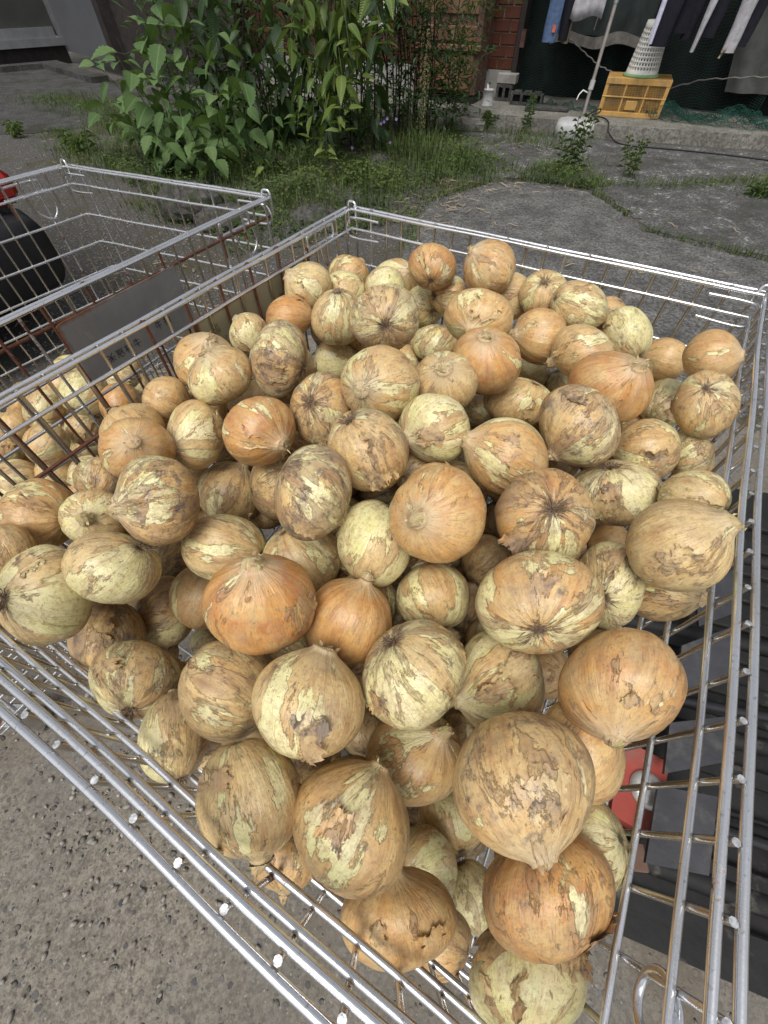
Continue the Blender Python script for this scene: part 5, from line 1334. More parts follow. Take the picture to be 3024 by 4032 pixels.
TA = '''0.0950,0.8708,0.7666,0.0422,0.08,0.96,0.26,1.07,-0.03,0.94,r,0.75,0.25,0.55,0|orange brown onion at the very back of the heap with its roots facing the viewer
0.2015,0.8179,0.7841,0.0457,-0.79,-0.03,0.61,1.05,-0.07,0.96,n,0.60,0.30,0.55,0|striped tan onion at the back with its stubby neck pointing up left
-0.1534,0.8482,0.7316,0.0447,-0.75,-0.11,0.65,0.99,0.05,1.01,n,0.25,0.50,0.40,0|pale tan onion at the back left of the heap nearest the inner cage corner
-0.0801,0.9821,0.7039,0.0412,0.62,0.63,0.47,1.09,0.01,0.92,-,0.60,0.25,0.50,1|pinkish tan onion peeping out behind a pale yellow onion at the back
-0.0818,0.9008,0.7065,0.0430,-0.80,-0.16,-0.57,1.15,0.02,0.87,-,0.35,0.55,0.15,0|smooth pale yellow onion at the back leaning on a pinkish tan one
0.0237,0.9614,0.6979,0.0454,0.57,-0.47,0.68,1.07,-0.00,0.94,n,0.50,0.30,0.45,1|tan onion at the back with a torn skin tip, beside the orange brown one
0.0034,0.8831,0.7165,0.0403,0.52,0.74,0.43,1.05,-0.00,0.96,-,0.25,0.60,0.35,1|yellowish onion wedged behind the big onion whose roots face the viewer
-0.0873,0.7622,0.7201,0.0470,-0.08,0.02,-1.00,1.04,0.02,0.96,r,0.35,0.50,0.60,0|mottled onion with dark roots on top and a pale vertical band
0.0010,0.5887,0.8055,0.0470,-0.03,0.94,-0.34,1.07,-0.00,0.94,r,0.35,0.50,0.75,0|large onion with a dark starry root disc facing the viewer near the back
0.0902,0.9264,0.6567,0.0432,-0.40,0.89,-0.22,1.03,-0.02,0.97,r,0.30,0.65,0.60,0|small pale onion with dark roots at its right side, behind the starry root one
0.1399,0.8860,0.7037,0.0390,0.90,0.42,-0.10,1.05,-0.02,0.96,r,0.45,0.50,0.50,1|small mottled onion squeezed below the rear orange brown onion
0.1558,0.6511,0.7776,0.0472,-0.38,-0.92,-0.04,1.14,-0.05,0.88,n,0.55,0.45,0.15,0|broad smooth golden onion with a translucent pale band near the back
0.2551,0.8407,0.7194,0.0442,0.91,0.15,0.39,1.07,-0.07,0.94,-,0.35,0.35,0.50,0|dusty tan onion below the striped one with the upturned neck
0.3059,0.7856,0.7509,0.0423,0.33,0.48,-0.81,1.02,-0.04,0.99,r,0.40,0.40,0.45,1|small pinkish onion behind the heap in front of the rear panel wires
0.3488,0.7194,0.7594,0.0419,0.96,-0.12,-0.27,1.11,-0.10,0.91,-,0.30,0.50,0.55,0|speckled yellow onion lying on its side before the rear panel
0.2803,0.6809,0.7273,0.0466,-1.00,-0.07,0.02,1.00,-0.07,1.00,n,0.65,0.20,0.40,0|smooth orange tan onion with a thin neck pointing left
0.3247,0.6048,0.7445,0.0460,-0.89,-0.11,-0.44,1.06,-0.08,0.95,n,0.55,0.35,0.50,0|orange streaked onion with dark blotches below the speckled yellow one
0.4365,0.6814,0.7269,0.0410,-0.38,0.88,0.28,0.94,-0.11,1.08,-,0.20,0.60,0.55,0|pale yellow onion with a brown scab before the rear panel
0.5304,0.6782,0.6778,0.0395,-0.95,0.29,0.12,1.03,-0.10,0.98,n,0.50,0.35,0.35,0|golden onion with an orange crown close to the right rear corner
0.4946,0.5495,0.7657,0.0367,0.62,-0.56,0.55,0.98,-0.06,1.03,n,0.60,0.20,0.45,1|pink brown onion farthest into the right rear corner
0.4266,0.7501,0.7292,0.0311,-0.33,0.03,-0.94,0.98,-0.06,1.03,-,0.60,0.20,0.40,1|orange onion sliver showing behind the speckled yellow one
0.4260,0.4306,0.7759,0.0370,0.52,0.19,-0.83,0.90,-0.08,1.12,r,0.45,0.40,0.60,0|big onion at the right edge with a star of roots on its upper face
0.5097,0.5881,0.6511,0.0408,0.73,0.46,0.50,0.92,-0.08,1.09,-,0.20,0.65,0.45,0|pale onion with a black spot left of the big root star onion
0.3093,0.4607,0.7785,0.0470,0.15,-0.31,0.94,1.03,-0.07,0.98,n,0.80,0.15,0.35,0|large reddish striped onion with a grey dried neck on top
0.2444,0.3824,0.7808,0.0470,-0.66,-0.46,-0.59,0.96,-0.05,1.04,n,0.45,0.30,0.80,0|large dusty onion with a dark grey stain low on its face
0.2367,0.5688,0.6674,0.0470,-0.32,-0.14,-0.94,1.19,-0.04,0.85,-,0.40,0.50,0.20,0|smooth yellow onion lying sideways in the middle of the heap
0.4005,0.7612,0.5656,0.0329,0.49,-0.34,-0.80,1.07,-0.03,0.94,-,0.35,0.60,0.60,1|flaky onion just visible beside the large reddish striped one
0.3325,0.7925,0.5726,0.0383,0.99,-0.14,-0.04,1.07,-0.03,0.94,-,0.25,0.60,0.40,1|pale onion half hidden under the orange tan one with a thin neck
0.1618,0.5627,0.7539,0.0473,-0.23,-0.24,0.94,1.04,-0.04,0.96,n,0.75,0.12,0.30,0|orange onion with a cut round neck tip facing up in the middle rear
0.1182,0.8435,0.6134,0.0470,0.53,0.58,0.62,1.15,-0.03,0.87,r,0.30,0.55,0.65,0|mottled onion with streaky roots at its lower left near the middle
0.0914,0.5100,0.7551,0.0439,-0.19,-0.52,0.83,1.04,-0.02,0.97,n,0.40,0.40,0.45,0|onion with a curled brown skin flap standing up from its top
-0.0067,0.4697,0.7771,0.0470,-0.38,-0.80,0.47,1.02,0.00,0.98,n,0.45,0.40,0.55,0|large round tan onion with a small brown neck scar, below the starry root one
-0.1057,0.7924,0.6079,0.0470,0.99,-0.11,0.07,1.09,0.01,0.92,n,0.30,0.60,0.15,1|pale yellow onion with a frayed neck end under the starry root onion
0.0399,0.8369,0.5645,0.0470,-0.87,0.14,-0.47,1.07,-0.00,0.94,-,0.30,0.60,0.20,1|pale crumpled onion tucked between two large round ones
-0.1591,0.5484,0.7632,0.0470,-0.97,0.20,0.16,0.91,0.05,1.10,r,0.45,0.45,0.85,0|tall blotchy onion, dark brown and cream, with roots at its right
-0.1870,0.7736,0.7132,0.0420,1.00,-0.07,-0.06,1.11,0.05,0.91,n,0.85,0.10,0.25,0|bright orange onion with a thin pale scratch at the left rear
-0.2491,0.6980,0.7201,0.0329,-0.65,0.54,0.54,0.98,0.07,1.02,-,0.25,0.60,0.50,0|small pale onion close to the plate on the left panel
-0.2948,0.5935,0.7322,0.0472,0.38,-0.06,0.92,1.02,0.04,0.98,n,0.55,0.30,0.40,1|golden onion behind a tan one, nearest the plate of the left panel
-0.2449,0.5261,0.7510,0.0424,-0.30,-0.09,0.95,1.01,0.06,1.00,n,0.35,0.40,0.45,0|round tan onion with a pale torn neck strip, at the left rear
-0.3469,0.5217,0.7113,0.0359,0.90,-0.07,-0.42,0.97,0.06,1.04,n,0.55,0.25,0.50,0|tan pink onion touching the left panel below its plate
-0.2633,0.6527,0.6075,0.0415,-0.06,0.91,0.41,1.09,0.02,0.93,-,0.55,0.20,0.50,1|rosy onion hidden behind the orange one with a green neck
-0.1702,0.4219,0.7373,0.0469,0.73,-0.67,0.08,1.01,0.03,0.99,n,0.85,0.25,0.30,0|orange and yellow onion with a pale green neck pointing down right
-0.2801,0.4521,0.7043,0.0470,-0.51,-0.78,0.35,0.89,0.04,1.12,n,0.35,0.50,0.35,0|onion with a broad pale band across its top and a crumpled neck at its left
-0.0958,0.4745,0.7323,0.0472,0.23,0.59,-0.77,0.92,0.02,1.09,r,0.55,0.35,0.80,0|dark blotched onion with a black root disc at its upper left
-0.0219,0.3511,0.7676,0.0478,0.41,-0.17,-0.90,1.00,0.00,1.00,r,0.50,0.35,0.60,0|large onion with a blackened root end on top and speckled front
0.0670,0.4089,0.7524,0.0470,-0.84,-0.54,0.08,1.00,-0.01,1.00,n,0.35,0.65,0.35,0|pale yellow onion with ragged skin edges in the heap centre
0.1573,0.3588,0.7483,0.0470,-0.91,0.17,0.37,1.01,-0.02,0.99,n,0.60,0.40,0.40,0|onion with a broad yellow diagonal band between brown skins
0.2460,0.8261,0.4436,0.0424,0.69,-0.42,-0.59,1.04,-0.01,0.96,-,0.40,0.40,0.60,1|dusty onion barely seen behind the yellow sideways one
0.2538,0.8276,0.3574,0.0468,-0.86,0.48,-0.17,0.97,-0.01,1.03,-,0.35,0.55,0.50,1|pale scrap of an onion between the ragged one and the banded one
0.3653,0.4008,0.7231,0.0420,-0.94,0.19,-0.27,0.97,-0.04,1.04,n,0.45,0.40,0.60,0|greyish onion with a fan of pale veins, lower half brown
0.4347,0.3999,0.7104,0.0305,0.90,0.26,0.36,0.90,-0.04,1.12,-,0.35,0.45,0.55,0|flaky onion at the right beside the panel wires, below the root star one
0.3014,0.3305,0.7146,0.0470,0.40,-0.35,-0.84,1.08,-0.01,0.93,r,0.40,0.50,0.60,0|wide onion with a dark root cap along its top edge
0.3497,0.2800,0.7649,0.0313,-0.57,0.77,-0.30,1.03,-0.01,0.97,-,0.30,0.50,0.50,0|yellow flaky onion half behind the huge one at the right panel
0.2712,0.1996,0.8003,0.0425,0.58,-0.06,0.81,0.99,0.02,1.01,n,0.30,0.35,0.50,0|huge tan onion at the right panel with a torn neck pointing right
0.1673,0.2415,0.7828,0.0475,0.23,0.42,-0.88,1.01,0.00,0.99,r,0.65,0.35,0.70,0|big flat onion showing a wide dark burst of roots in the heap centre
0.0536,0.2453,0.7890,0.0470,-0.49,-0.63,0.60,0.99,-0.00,1.01,n,0.70,0.30,0.20,0|bright orange veined onion with a torn collar round its neck
-0.0121,0.2561,0.7065,0.0479,-0.46,-0.62,-0.64,0.91,-0.00,1.10,-,0.30,0.60,0.45,0|pale onion with a shiny cream patch, left below the orange veined one
-0.0801,0.2812,0.7742,0.0462,0.74,-0.20,-0.65,0.89,0.00,1.12,-,0.30,0.45,0.85,0|tall dusty onion with a dark scabby crack on its face
-0.1740,0.4200,0.6227,0.0469,0.86,0.46,-0.23,0.92,0.00,1.10,-,0.45,0.30,0.75,1|brown stained onion pressed behind the tall dusty one
-0.2613,0.4283,0.5922,0.0485,0.49,0.63,0.60,0.94,0.01,1.07,n,0.40,0.40,0.70,0|split skinned onion with a bright yellow green flank and neck
-0.2658,0.2888,0.7512,0.0463,-0.71,-0.56,0.42,0.94,0.01,1.07,n,0.60,0.30,0.80,0|purple brown dirty onion with a dried neck at its left
-0.3365,0.3916,0.7340,0.0417,0.47,-0.51,0.72,1.03,0.04,0.97,n,0.70,0.30,0.35,0|orange onion with a dried knot of a neck on top at the left panel
-0.3783,0.4551,0.7081,0.0412,-0.63,0.53,0.57,1.04,0.03,0.96,-,0.50,0.25,0.50,1|dusty pink onion right behind the orange one with a knotted neck
-0.3599,0.4896,0.5375,0.0399,0.50,0.07,-0.86,0.95,0.01,1.05,-,0.55,0.20,0.60,1|rosy brown onion just peeping between the purple one and the split one
-0.4607,0.3151,0.6844,0.0441,-0.99,0.13,-0.02,0.96,-0.00,1.05,r,0.60,0.35,0.45,0|pink shouldered onion sitting on top of the left panel wires
-0.3820,0.3083,0.6885,0.0378,0.32,-0.58,0.75,0.99,-0.00,1.01,n,0.25,0.55,0.25,0|yellow onion with a whitish neck scar between two pink ones at the left
-0.3095,0.2235,0.7095,0.0456,-0.77,-0.45,-0.46,1.04,-0.04,0.96,r,0.25,0.60,0.60,0|pale green onion with a brown scab and roots at its upper right
-0.3937,0.1976,0.6904,0.0475,0.20,0.54,-0.82,0.91,-0.07,1.11,r,0.20,0.55,0.50,0|big pale cream onion at the left edge with roots facing left
-0.4512,0.2461,0.7069,0.0322,-0.49,0.59,0.64,0.93,-0.02,1.09,-,0.50,0.20,0.60,1|brown onion cut by the left edge behind the big pale cream one
-0.4035,0.3876,0.4487,0.0470,0.17,0.96,-0.22,0.96,-0.01,1.04,-,0.40,0.20,0.90,1|dark dusty onion in the shade behind the pale green one
-0.2151,0.2816,0.6595,0.0470,-0.97,0.23,0.06,1.08,-0.02,0.92,-,0.30,0.50,0.45,0|pale veined onion behind the shiny orange one
-0.3720,0.2671,0.4628,0.0493,0.75,0.52,-0.41,0.85,-0.05,1.18,-,0.55,0.40,0.70,0|speckled brown onion with pale top left of the shiny orange one
-0.2976,0.2698,0.5193,0.0470,0.40,0.80,0.45,0.92,-0.02,1.09,n,0.60,0.25,0.40,1|tan onion with a frayed neck tip behind the shiny orange one
-0.1207,0.1608,0.7524,0.0470,0.08,0.31,0.95,1.04,-0.03,0.96,n,0.90,0.20,0.35,0|shiny orange onion with a green neck stub and a torn dark skin at its left
-0.1104,0.2735,0.6387,0.0470,0.44,-0.43,-0.79,1.04,-0.01,0.96,-,0.30,0.50,0.50,1|pale onion with a dark fleck underneath the tall dusty one
-0.0377,0.1694,0.6938,0.0464,0.36,0.58,0.73,1.06,-0.01,0.94,n,0.75,0.05,0.25,0|smooth golden orange onion with a frayed upright neck
0.0599,0.2062,0.6624,0.0470,-0.31,0.95,0.08,1.03,0.01,0.97,-,0.45,0.45,0.40,0|tan onion with a bright white bare spot on its front
0.1695,0.3280,0.5365,0.0470,0.85,0.46,0.24,0.94,0.01,1.07,-,0.50,0.25,0.70,1|brown dusty onion behind the red shouldered flattened one
0.1418,0.1546,0.7708,0.0467,0.26,0.85,-0.45,1.06,0.04,0.95,r,0.60,0.55,0.60,0|flattened onion with red shoulders, a yellow patch and roots underneath
0.2419,0.1901,0.7287,0.0386,0.66,0.54,-0.52,0.86,0.05,1.17,r,0.15,0.75,0.60,0|cream onion with a round brown root brush facing the viewer
0.3102,0.1987,0.7074,0.0379,0.44,-0.66,0.61,1.02,0.03,0.99,n,0.45,0.35,0.60,1|dirty onion squashed under the huge one at the right panel
0.3978,0.3783,0.5140,0.0360,0.99,0.11,0.09,0.98,0.01,1.02,-,0.65,0.20,0.40,1|small orange brown onion seen in the gap left of the huge one
0.1957,0.0803,0.7703,0.0432,-0.39,-0.91,0.17,1.04,0.10,0.98,n,0.70,0.10,0.55,0|large coppery onion at the lower right with its thick neck pointing down
0.1237,0.1148,0.6597,0.0470,-0.89,-0.43,0.17,0.96,0.05,1.04,n,0.30,0.55,0.40,0|crinkled pale onion right of the root crowned round one
0.0282,0.1039,0.7267,0.0470,0.53,-0.44,-0.73,0.99,0.01,1.01,r,0.25,0.60,0.65,0|round cream onion with dark streaks running down from its roots
0.2798,0.1935,0.3936,0.0432,-0.83,0.33,-0.45,0.96,0.03,1.05,-,0.60,0.10,0.50,1|shaded brown onion behind the crinkled pale one
-0.0625,0.0729,0.7278,0.0462,0.20,0.90,0.38,1.00,-0.04,1.01,n,0.35,0.35,0.50,0|big tan onion with a papery spike of skin on top and a pale lower band
-0.1626,0.0956,0.6824,0.0461,0.90,-0.41,-0.16,1.04,-0.08,0.97,n,0.40,0.40,0.65,0|big tan onion with two pale torn windows in its dusty skin
-0.2972,0.1223,0.6125,0.0460,-0.21,0.93,-0.32,1.04,-0.10,0.98,r,0.40,0.50,0.70,0|brown patched onion with hairy roots underneath, above the front wires
-0.4129,0.2053,0.5273,0.0470,-0.18,-0.87,-0.47,0.98,-0.08,1.03,-,0.50,0.35,0.85,0|muddy brown onion with a grey dent, above the front left wires
-0.2204,0.0594,0.6354,0.0394,-0.33,0.94,-0.00,0.89,-0.12,1.14,r,0.35,0.50,0.65,0|upright onion standing on its roots against the front panel wires
-0.4240,0.3130,0.1580,0.0381,0.64,0.55,-0.54,1.02,-0.03,0.98,-,0.25,0.65,0.40,1|pale crown of an onion peeking above the two windowed one
-0.2026,0.2686,0.2551,0.0470,0.73,-0.48,-0.49,1.03,-0.02,0.97,-,0.25,0.50,0.60,1|shaded pale onion under the shiny orange one
-0.1135,0.0067,0.7116,0.0417,0.26,-0.91,-0.32,1.01,-0.09,0.99,-,0.25,0.45,0.50,0|big pale tan onion with a small dark skin tear, leaning on the front wires
-0.0293,-0.0109,0.7016,0.0470,0.54,0.82,0.18,1.02,-0.03,0.98,n,0.55,0.35,0.45,0|very large onion with broken copper skin, a green streak and a thick neck
0.0361,0.0468,0.6056,0.0470,0.43,0.32,0.84,1.13,0.02,0.89,n,0.60,0.35,0.30,0|glossy golden onion wrapped below by a folded brown skin
0.1059,0.0186,0.7452,0.0458,0.13,-0.96,0.24,1.09,0.09,0.93,n,0.45,0.15,0.65,0|very large tan onion with grey scabs and a cut neck hanging down
0.1725,0.0433,0.7067,0.0375,0.82,0.52,0.23,0.93,0.04,1.09,-,0.55,0.20,0.50,1|smooth tan orange onion behind the very large scabby one
0.1062,-0.0194,0.3334,0.0484,-0.18,0.86,-0.48,1.09,0.03,0.92,-,0.40,0.40,0.30,1|yellow onion with a cluster of black mould dots
0.0540,-0.0704,0.3903,0.0466,-0.68,-0.02,0.73,0.96,0.02,1.04,n,0.45,0.50,0.35,1|yellow striped onion tucked beside the very large copper skinned one
0.0128,-0.0736,0.6442,0.0378,-0.16,0.87,0.46,1.19,0.01,0.84,n,0.60,0.10,0.40,0|smooth caramel onion draped with a fold of skin, at the bottom middle
0.1212,-0.0992,0.3534,0.0375,0.39,-0.92,-0.07,0.93,0.04,1.09,r,0.20,0.65,0.70,1|white streaked onion with dark flakes deep in the gap at the bottom
0.1220,-0.0556,0.7003,0.0412,-0.13,0.97,0.19,1.10,0.13,0.93,n,0.80,0.12,0.60,0|very large red brown onion with a pale vertical slit near the bottom
0.1774,-0.0228,0.6713,0.0324,-0.65,-0.00,-0.76,0.94,0.05,1.08,-,0.20,0.60,0.35,1|pale onion sheltering behind the red brown one near the right wires
0.1150,-0.1093,0.6421,0.0411,0.26,0.87,-0.43,1.16,0.09,0.87,-,0.30,0.50,0.50,0|very large pale onion at the bottom edge wearing a half peeled brown cap
-0.0405,0.1269,0.1676,0.0469,-0.07,0.92,-0.39,1.02,-0.01,0.98,-,0.35,0.30,0.70,1|shaded onion in the gap under the round cream one
0.0510,0.0056,0.1558,0.0364,0.91,-0.35,-0.24,1.03,0.01,0.97,-,0.40,0.10,0.80,1|dark onion in the gap under the folded skin one
0.0658,-0.1219,0.4676,0.0300,-0.85,0.30,-0.43,1.09,0.03,0.93,-,0.50,0.20,0.60,1|brown onion scrap under the smooth caramel one
-0.0903,-0.0362,0.6268,0.0283,-0.05,-0.99,-0.09,1.08,-0.04,0.93,-,0.60,0.20,0.60,1|brown onion scrap between two very large ones above the front wires
-0.0130,0.6142,0.3613,0.0470,0.86,0.51,-0.01,1.05,0.00,0.96,-,0.40,0.30,0.70,1|dusty onion in the gap between the tall dusty one and the orange veined one
0.2692,0.5532,0.3264,0.0470,0.15,0.98,0.14,0.98,0.00,1.02,-,0.50,0.20,0.80,1|dark onion in the gap left of the wide root burst
0.4554,0.7151,0.3621,0.0444,-0.27,-0.17,-0.95,1.01,-0.01,0.99,-,0.50,0.20,0.60,1|orange brown onion in the gap under the dark stained one
-0.3195,0.5693,0.6589,0.0365,-0.04,-0.13,-0.99,1.01,0.03,0.99,-,0.50,0.20,0.60,1|tan onion in the gap under the torn neck strip one'''
TB = '''-0.9300,0.9745,0.4087,0.0478,0.30,0.94,0.15,0.99,0.10,1.02,-,0.50,0.35,0.50,0|tan onion with dark flecks at the far side of the left cage heap
-1.0684,0.9775,0.3593,0.0447,-0.71,-0.67,-0.22,0.93,0.09,1.08,-,0.55,0.30,0.50,0|orange tan onion at the left cage's rear left among the wires
-0.9394,0.8837,0.3963,0.0470,-0.01,0.95,-0.30,0.94,0.08,1.07,r,0.30,0.50,0.60,0|streaky pale onion with roots at its lower left in the left cage
-0.7277,0.8085,0.5073,0.0474,0.13,0.98,0.13,1.00,0.09,1.01,-,0.25,0.60,0.50,0|large pale onion with a shiny top in the left cage
-0.6405,0.7906,0.4910,0.0459,0.64,0.77,-0.07,0.95,0.07,1.05,-,0.80,0.10,0.35,0|orange striped onion in the left cage beside the shared wires
-0.7872,1.0387,0.3962,0.0470,0.53,0.48,-0.70,1.05,0.09,0.96,-,0.30,0.55,0.50,0|pale onion under the steel sign plate in the left cage
-1.0586,0.8785,0.3424,0.0395,-0.71,0.33,0.62,0.95,0.07,1.06,-,0.50,0.30,0.40,0|peach onion behind the rusty wire at the left cage edge
-1.1107,0.8660,0.2779,0.0470,-0.55,-0.68,-0.49,0.86,0.06,1.16,-,0.55,0.30,0.60,0|pinkish onion cut by the picture edge in the left cage
-0.8233,0.7124,0.4334,0.0462,0.16,0.99,-0.01,0.94,0.05,1.07,-,0.45,0.35,0.50,0|round tan onion in the middle of the left cage
-0.7940,0.8102,0.3965,0.0470,-0.81,-0.30,-0.50,0.93,0.06,1.08,r,0.40,0.45,0.65,0|mottled onion below the shiny topped one in the left cage
-0.8562,0.9131,0.2749,0.0483,-0.57,-0.53,-0.63,0.91,0.05,1.10,-,0.30,0.55,0.45,0|cream onion close to the wires below the orange striped one
-0.8750,0.8240,0.2855,0.0463,0.08,-0.24,-0.97,1.02,0.04,0.98,-,0.35,0.50,0.50,0|small pale onion in the left cage above the wire hooks
-0.9349,0.6634,0.3489,0.0470,0.55,0.45,-0.70,0.96,0.03,1.05,-,0.30,0.50,0.65,0|flaky pale onion at the lower left of the left cage
-0.8504,0.7094,0.3471,0.0472,0.26,-0.13,0.96,0.99,0.03,1.01,n,0.40,0.40,0.40,0|golden onion behind the wire hooks in the left cage
-0.7577,0.6905,0.3449,0.0470,-0.92,-0.39,-0.03,0.99,0.03,1.01,-,0.25,0.60,0.60,0|pale green onion nearest the wire hooks in the left cage
-1.1235,0.8860,0.1809,0.0424,-0.67,0.48,0.56,0.98,0.02,1.03,-,0.60,0.20,0.50,1|rosy onion behind two crossing rusty wires in the left cage
-0.8687,1.1852,0.2453,0.0450,-0.16,0.88,0.46,0.94,0.04,1.07,-,0.40,0.40,0.40,1|yellow onion glimpsed between the sign plate and the heap
-1.1627,0.7543,0.1567,0.0370,0.34,-0.20,-0.92,0.96,0.01,1.05,-,0.40,0.30,0.60,1|brown onion at the picture edge low in the left cage
-0.9942,1.1098,0.3669,0.0435,-0.92,-0.18,0.36,1.08,0.05,0.94,-,0.45,0.40,0.50,1|far onion just below the rim wire in the left cage
-0.9152,1.2473,0.2830,0.0438,0.40,0.91,-0.09,1.01,0.05,0.99,-,0.45,0.40,0.50,1|far onion half hidden by the lower edge of the sign plate'''
for k, row in enumerate(TA.strip().splitlines()): make_onion(row, k, 'onions heaped in the main cage')
for k, row in enumerate(TB.strip().splitlines()): make_onion(row, 500 + k, 'onions in the left cage')
FA = '''0.397,0.599,0.675,0.039;0.075,0.173,0.566,0.035;-0.229,0.204,0.197,0.041;-0.224,0.347,0.316,0.034;0.177,0.197,0.395,0.034;0.377,0.751,0.670,0.034;0.057,0.656,0.316,0.046;-0.031,0.863,0.623,0.042;-0.037,0.528,0.668,0.045;-0.062,0.693,0.354,0.038;-0.320,0.393,0.406,0.043;0.116,0.125,0.574,0.036;0.331,0.603,0.289,0.037;0.490,0.606,0.574,0.044;-0.153,0.354,0.256,0.045;0.046,0.062,0.510,0.036;0.203,0.232,0.344,0.039;0.118,0.391,0.497,0.043;-0.290,0.597,0.559,0.044;0.048,-0.063,0.160,0.037;-0.396,0.409,0.369,0.037;0.414,0.645,0.312,0.045;-0.104,0.634,0.334,0.040;0.311,0.279,0.393,0.046;0.322,0.391,0.492,0.044;-0.206,0.292,0.481,0.038;-0.096,0.050,0.589,0.035;0.009,0.466,0.698,0.033;0.223,0.838,0.641,0.039;0.270,0.609,0.248,0.033;-0.350,0.350,0.164,0.042;-0.179,0.671,0.552,0.043;0.036,0.833,0.475,0.045;0.256,0.504,0.237,0.033;0.447,0.546,0.588,0.034;0.501,0.630,0.340,0.042;-0.045,0.012,0.148,0.041;0.390,0.718,0.295,0.034;0.153,0.839,0.420,0.037;-0.309,0.551,0.479,0.040;0.326,0.578,0.614,0.037;0.255,0.772,0.641,0.035;-0.149,0.477,0.563,0.036;-0.444,0.315,0.406,0.041;-0.049,0.809,0.521,0.040;-0.152,0.606,0.717,0.035;0.335,0.570,0.363,0.038;0.088,0.606,0.367,0.036;-0.461,0.230,0.467,0.037;0.108,0.046,0.288,0.036;-0.423,0.305,0.598,0.037;-0.086,0.607,0.415,0.033;-0.284,0.445,0.518,0.039;-0.128,0.746,0.544,0.041;0.047,0.171,0.148,0.039;-0.058,0.950,0.610,0.038;0.190,0.495,0.319,0.041;-0.296,0.253,0.267,0.033;0.340,0.462,0.499,0.036;-0.114,0.059,0.147,0.034;0.402,0.478,0.661,0.037;0.227,0.292,0.502,0.036;-0.034,0.295,0.624,0.041;0.232,0.273,0.413,0.044;-0.425,0.229,0.203,0.034;-0.091,0.426,0.652,0.034;-0.244,0.340,0.521,0.033;0.244,0.834,0.548,0.039;-0.256,0.285,0.197,0.033;0.329,0.776,0.363,0.035;0.214,0.627,0.292,0.036;-0.214,0.076,0.539,0.041;-0.056,0.209,0.143,0.045;-0.053,0.872,0.556,0.037;0.396,0.694,0.514,0.040;0.149,0.019,0.617,0.036;0.023,0.064,0.152,0.035;0.087,0.294,0.519,0.042;0.348,0.398,0.640,0.043;-0.268,0.296,0.436,0.038;0.516,0.670,0.428,0.046;0.445,0.624,0.632,0.036;0.124,0.241,0.550,0.033;0.377,0.533,0.712,0.033;-0.284,0.118,0.512,0.044;0.109,0.396,0.660,0.033;0.083,0.921,0.531,0.040;-0.372,0.332,0.400,0.039;-0.036,0.144,0.613,0.038;0.033,0.546,0.309,0.035;0.070,-0.072,0.253,0.040;0.289,0.713,0.533,0.037;-0.028,-0.018,0.383,0.045;0.456,0.675,0.557,0.035;-0.233,0.506,0.548,0.038;-0.131,0.284,0.191,0.039;0.142,0.045,0.166,0.037;-0.150,0.302,0.561,0.037;-0.491,0.246,0.582,0.039;-0.060,0.576,0.279,0.040;-0.197,0.753,0.631,0.041;0.340,0.489,0.318,0.042;0.163,0.246,0.491,0.045;-0.355,0.244,0.146,0.035;0.140,0.866,0.521,0.039;0.213,0.206,0.645,0.044;0.010,0.936,0.559,0.041;-0.362,0.163,0.448,0.041;0.063,0.306,0.733,0.040;0.004,0.208,0.187,0.037;0.190,0.682,0.687,0.042;0.278,0.598,0.407,0.043;-0.114,0.255,0.296,0.036;-0.088,0.338,0.604,0.037;0.452,0.704,0.647,0.036;0.260,0.168,0.305,0.041;-0.400,0.365,0.236,0.040;-0.279,0.519,0.608,0.036;-0.117,0.183,0.189,0.043;-0.029,0.665,0.305,0.034;-0.340,0.466,0.463,0.045;0.291,0.235,0.614,0.045'''
FB = '''-0.868,0.787,0.211,0.037;-0.926,1.123,0.282,0.044;-0.991,0.966,0.317,0.039;-0.879,1.084,0.231,0.042;-1.077,0.953,0.173,0.034;-0.943,1.188,0.192,0.033;-1.056,0.982,0.260,0.045;-0.899,0.875,0.212,0.038;-1.011,0.700,0.339,0.035;-0.936,0.910,0.261,0.036;-0.914,0.970,0.314,0.045;-0.826,0.993,0.307,0.034;-0.848,0.996,0.365,0.035;-0.877,1.222,0.175,0.039;-0.978,0.858,0.293,0.035;-0.812,0.694,0.278,0.041;-0.892,0.999,0.227,0.041;-0.999,1.050,0.290,0.039;-1.052,0.911,0.267,0.034;-0.871,0.927,0.360,0.033;-0.936,0.807,0.223,0.034;-0.829,0.895,0.392,0.035;-1.136,0.791,0.248,0.034;-0.908,1.119,0.178,0.035;-0.749,0.892,0.400,0.042;-0.881,1.055,0.352,0.041;-0.783,0.952,0.332,0.034;-0.898,0.727,0.265,0.041;-0.967,0.703,0.277,0.035;-1.032,0.911,0.183,0.035;-0.665,0.822,0.413,0.037;-0.796,0.783,0.249,0.039;-0.936,0.914,0.176,0.035;-0.964,1.063,0.232,0.039;-0.982,0.843,0.187,0.039;-0.970,0.944,0.218,0.035;-1.025,0.769,0.203,0.035;-0.812,1.044,0.254,0.039;-1.067,0.738,0.296,0.042;-0.928,0.815,0.344,0.037;-1.032,1.002,0.173,0.038;-0.909,0.876,0.325,0.034;-0.972,1.109,0.182,0.036;-0.831,0.839,0.232,0.035;-0.868,0.945,0.180,0.040'''
protos = []
for q in range(5):
    rng = np.random.default_rng(70 + q); V, rest, Q, kz, nw = unit_onion(rng, 40, 26)
    me = qmesh('buried_bulb', V, Q); put_rest(me, rest); me.materials.append(MAT['onion']); protos.append(me)
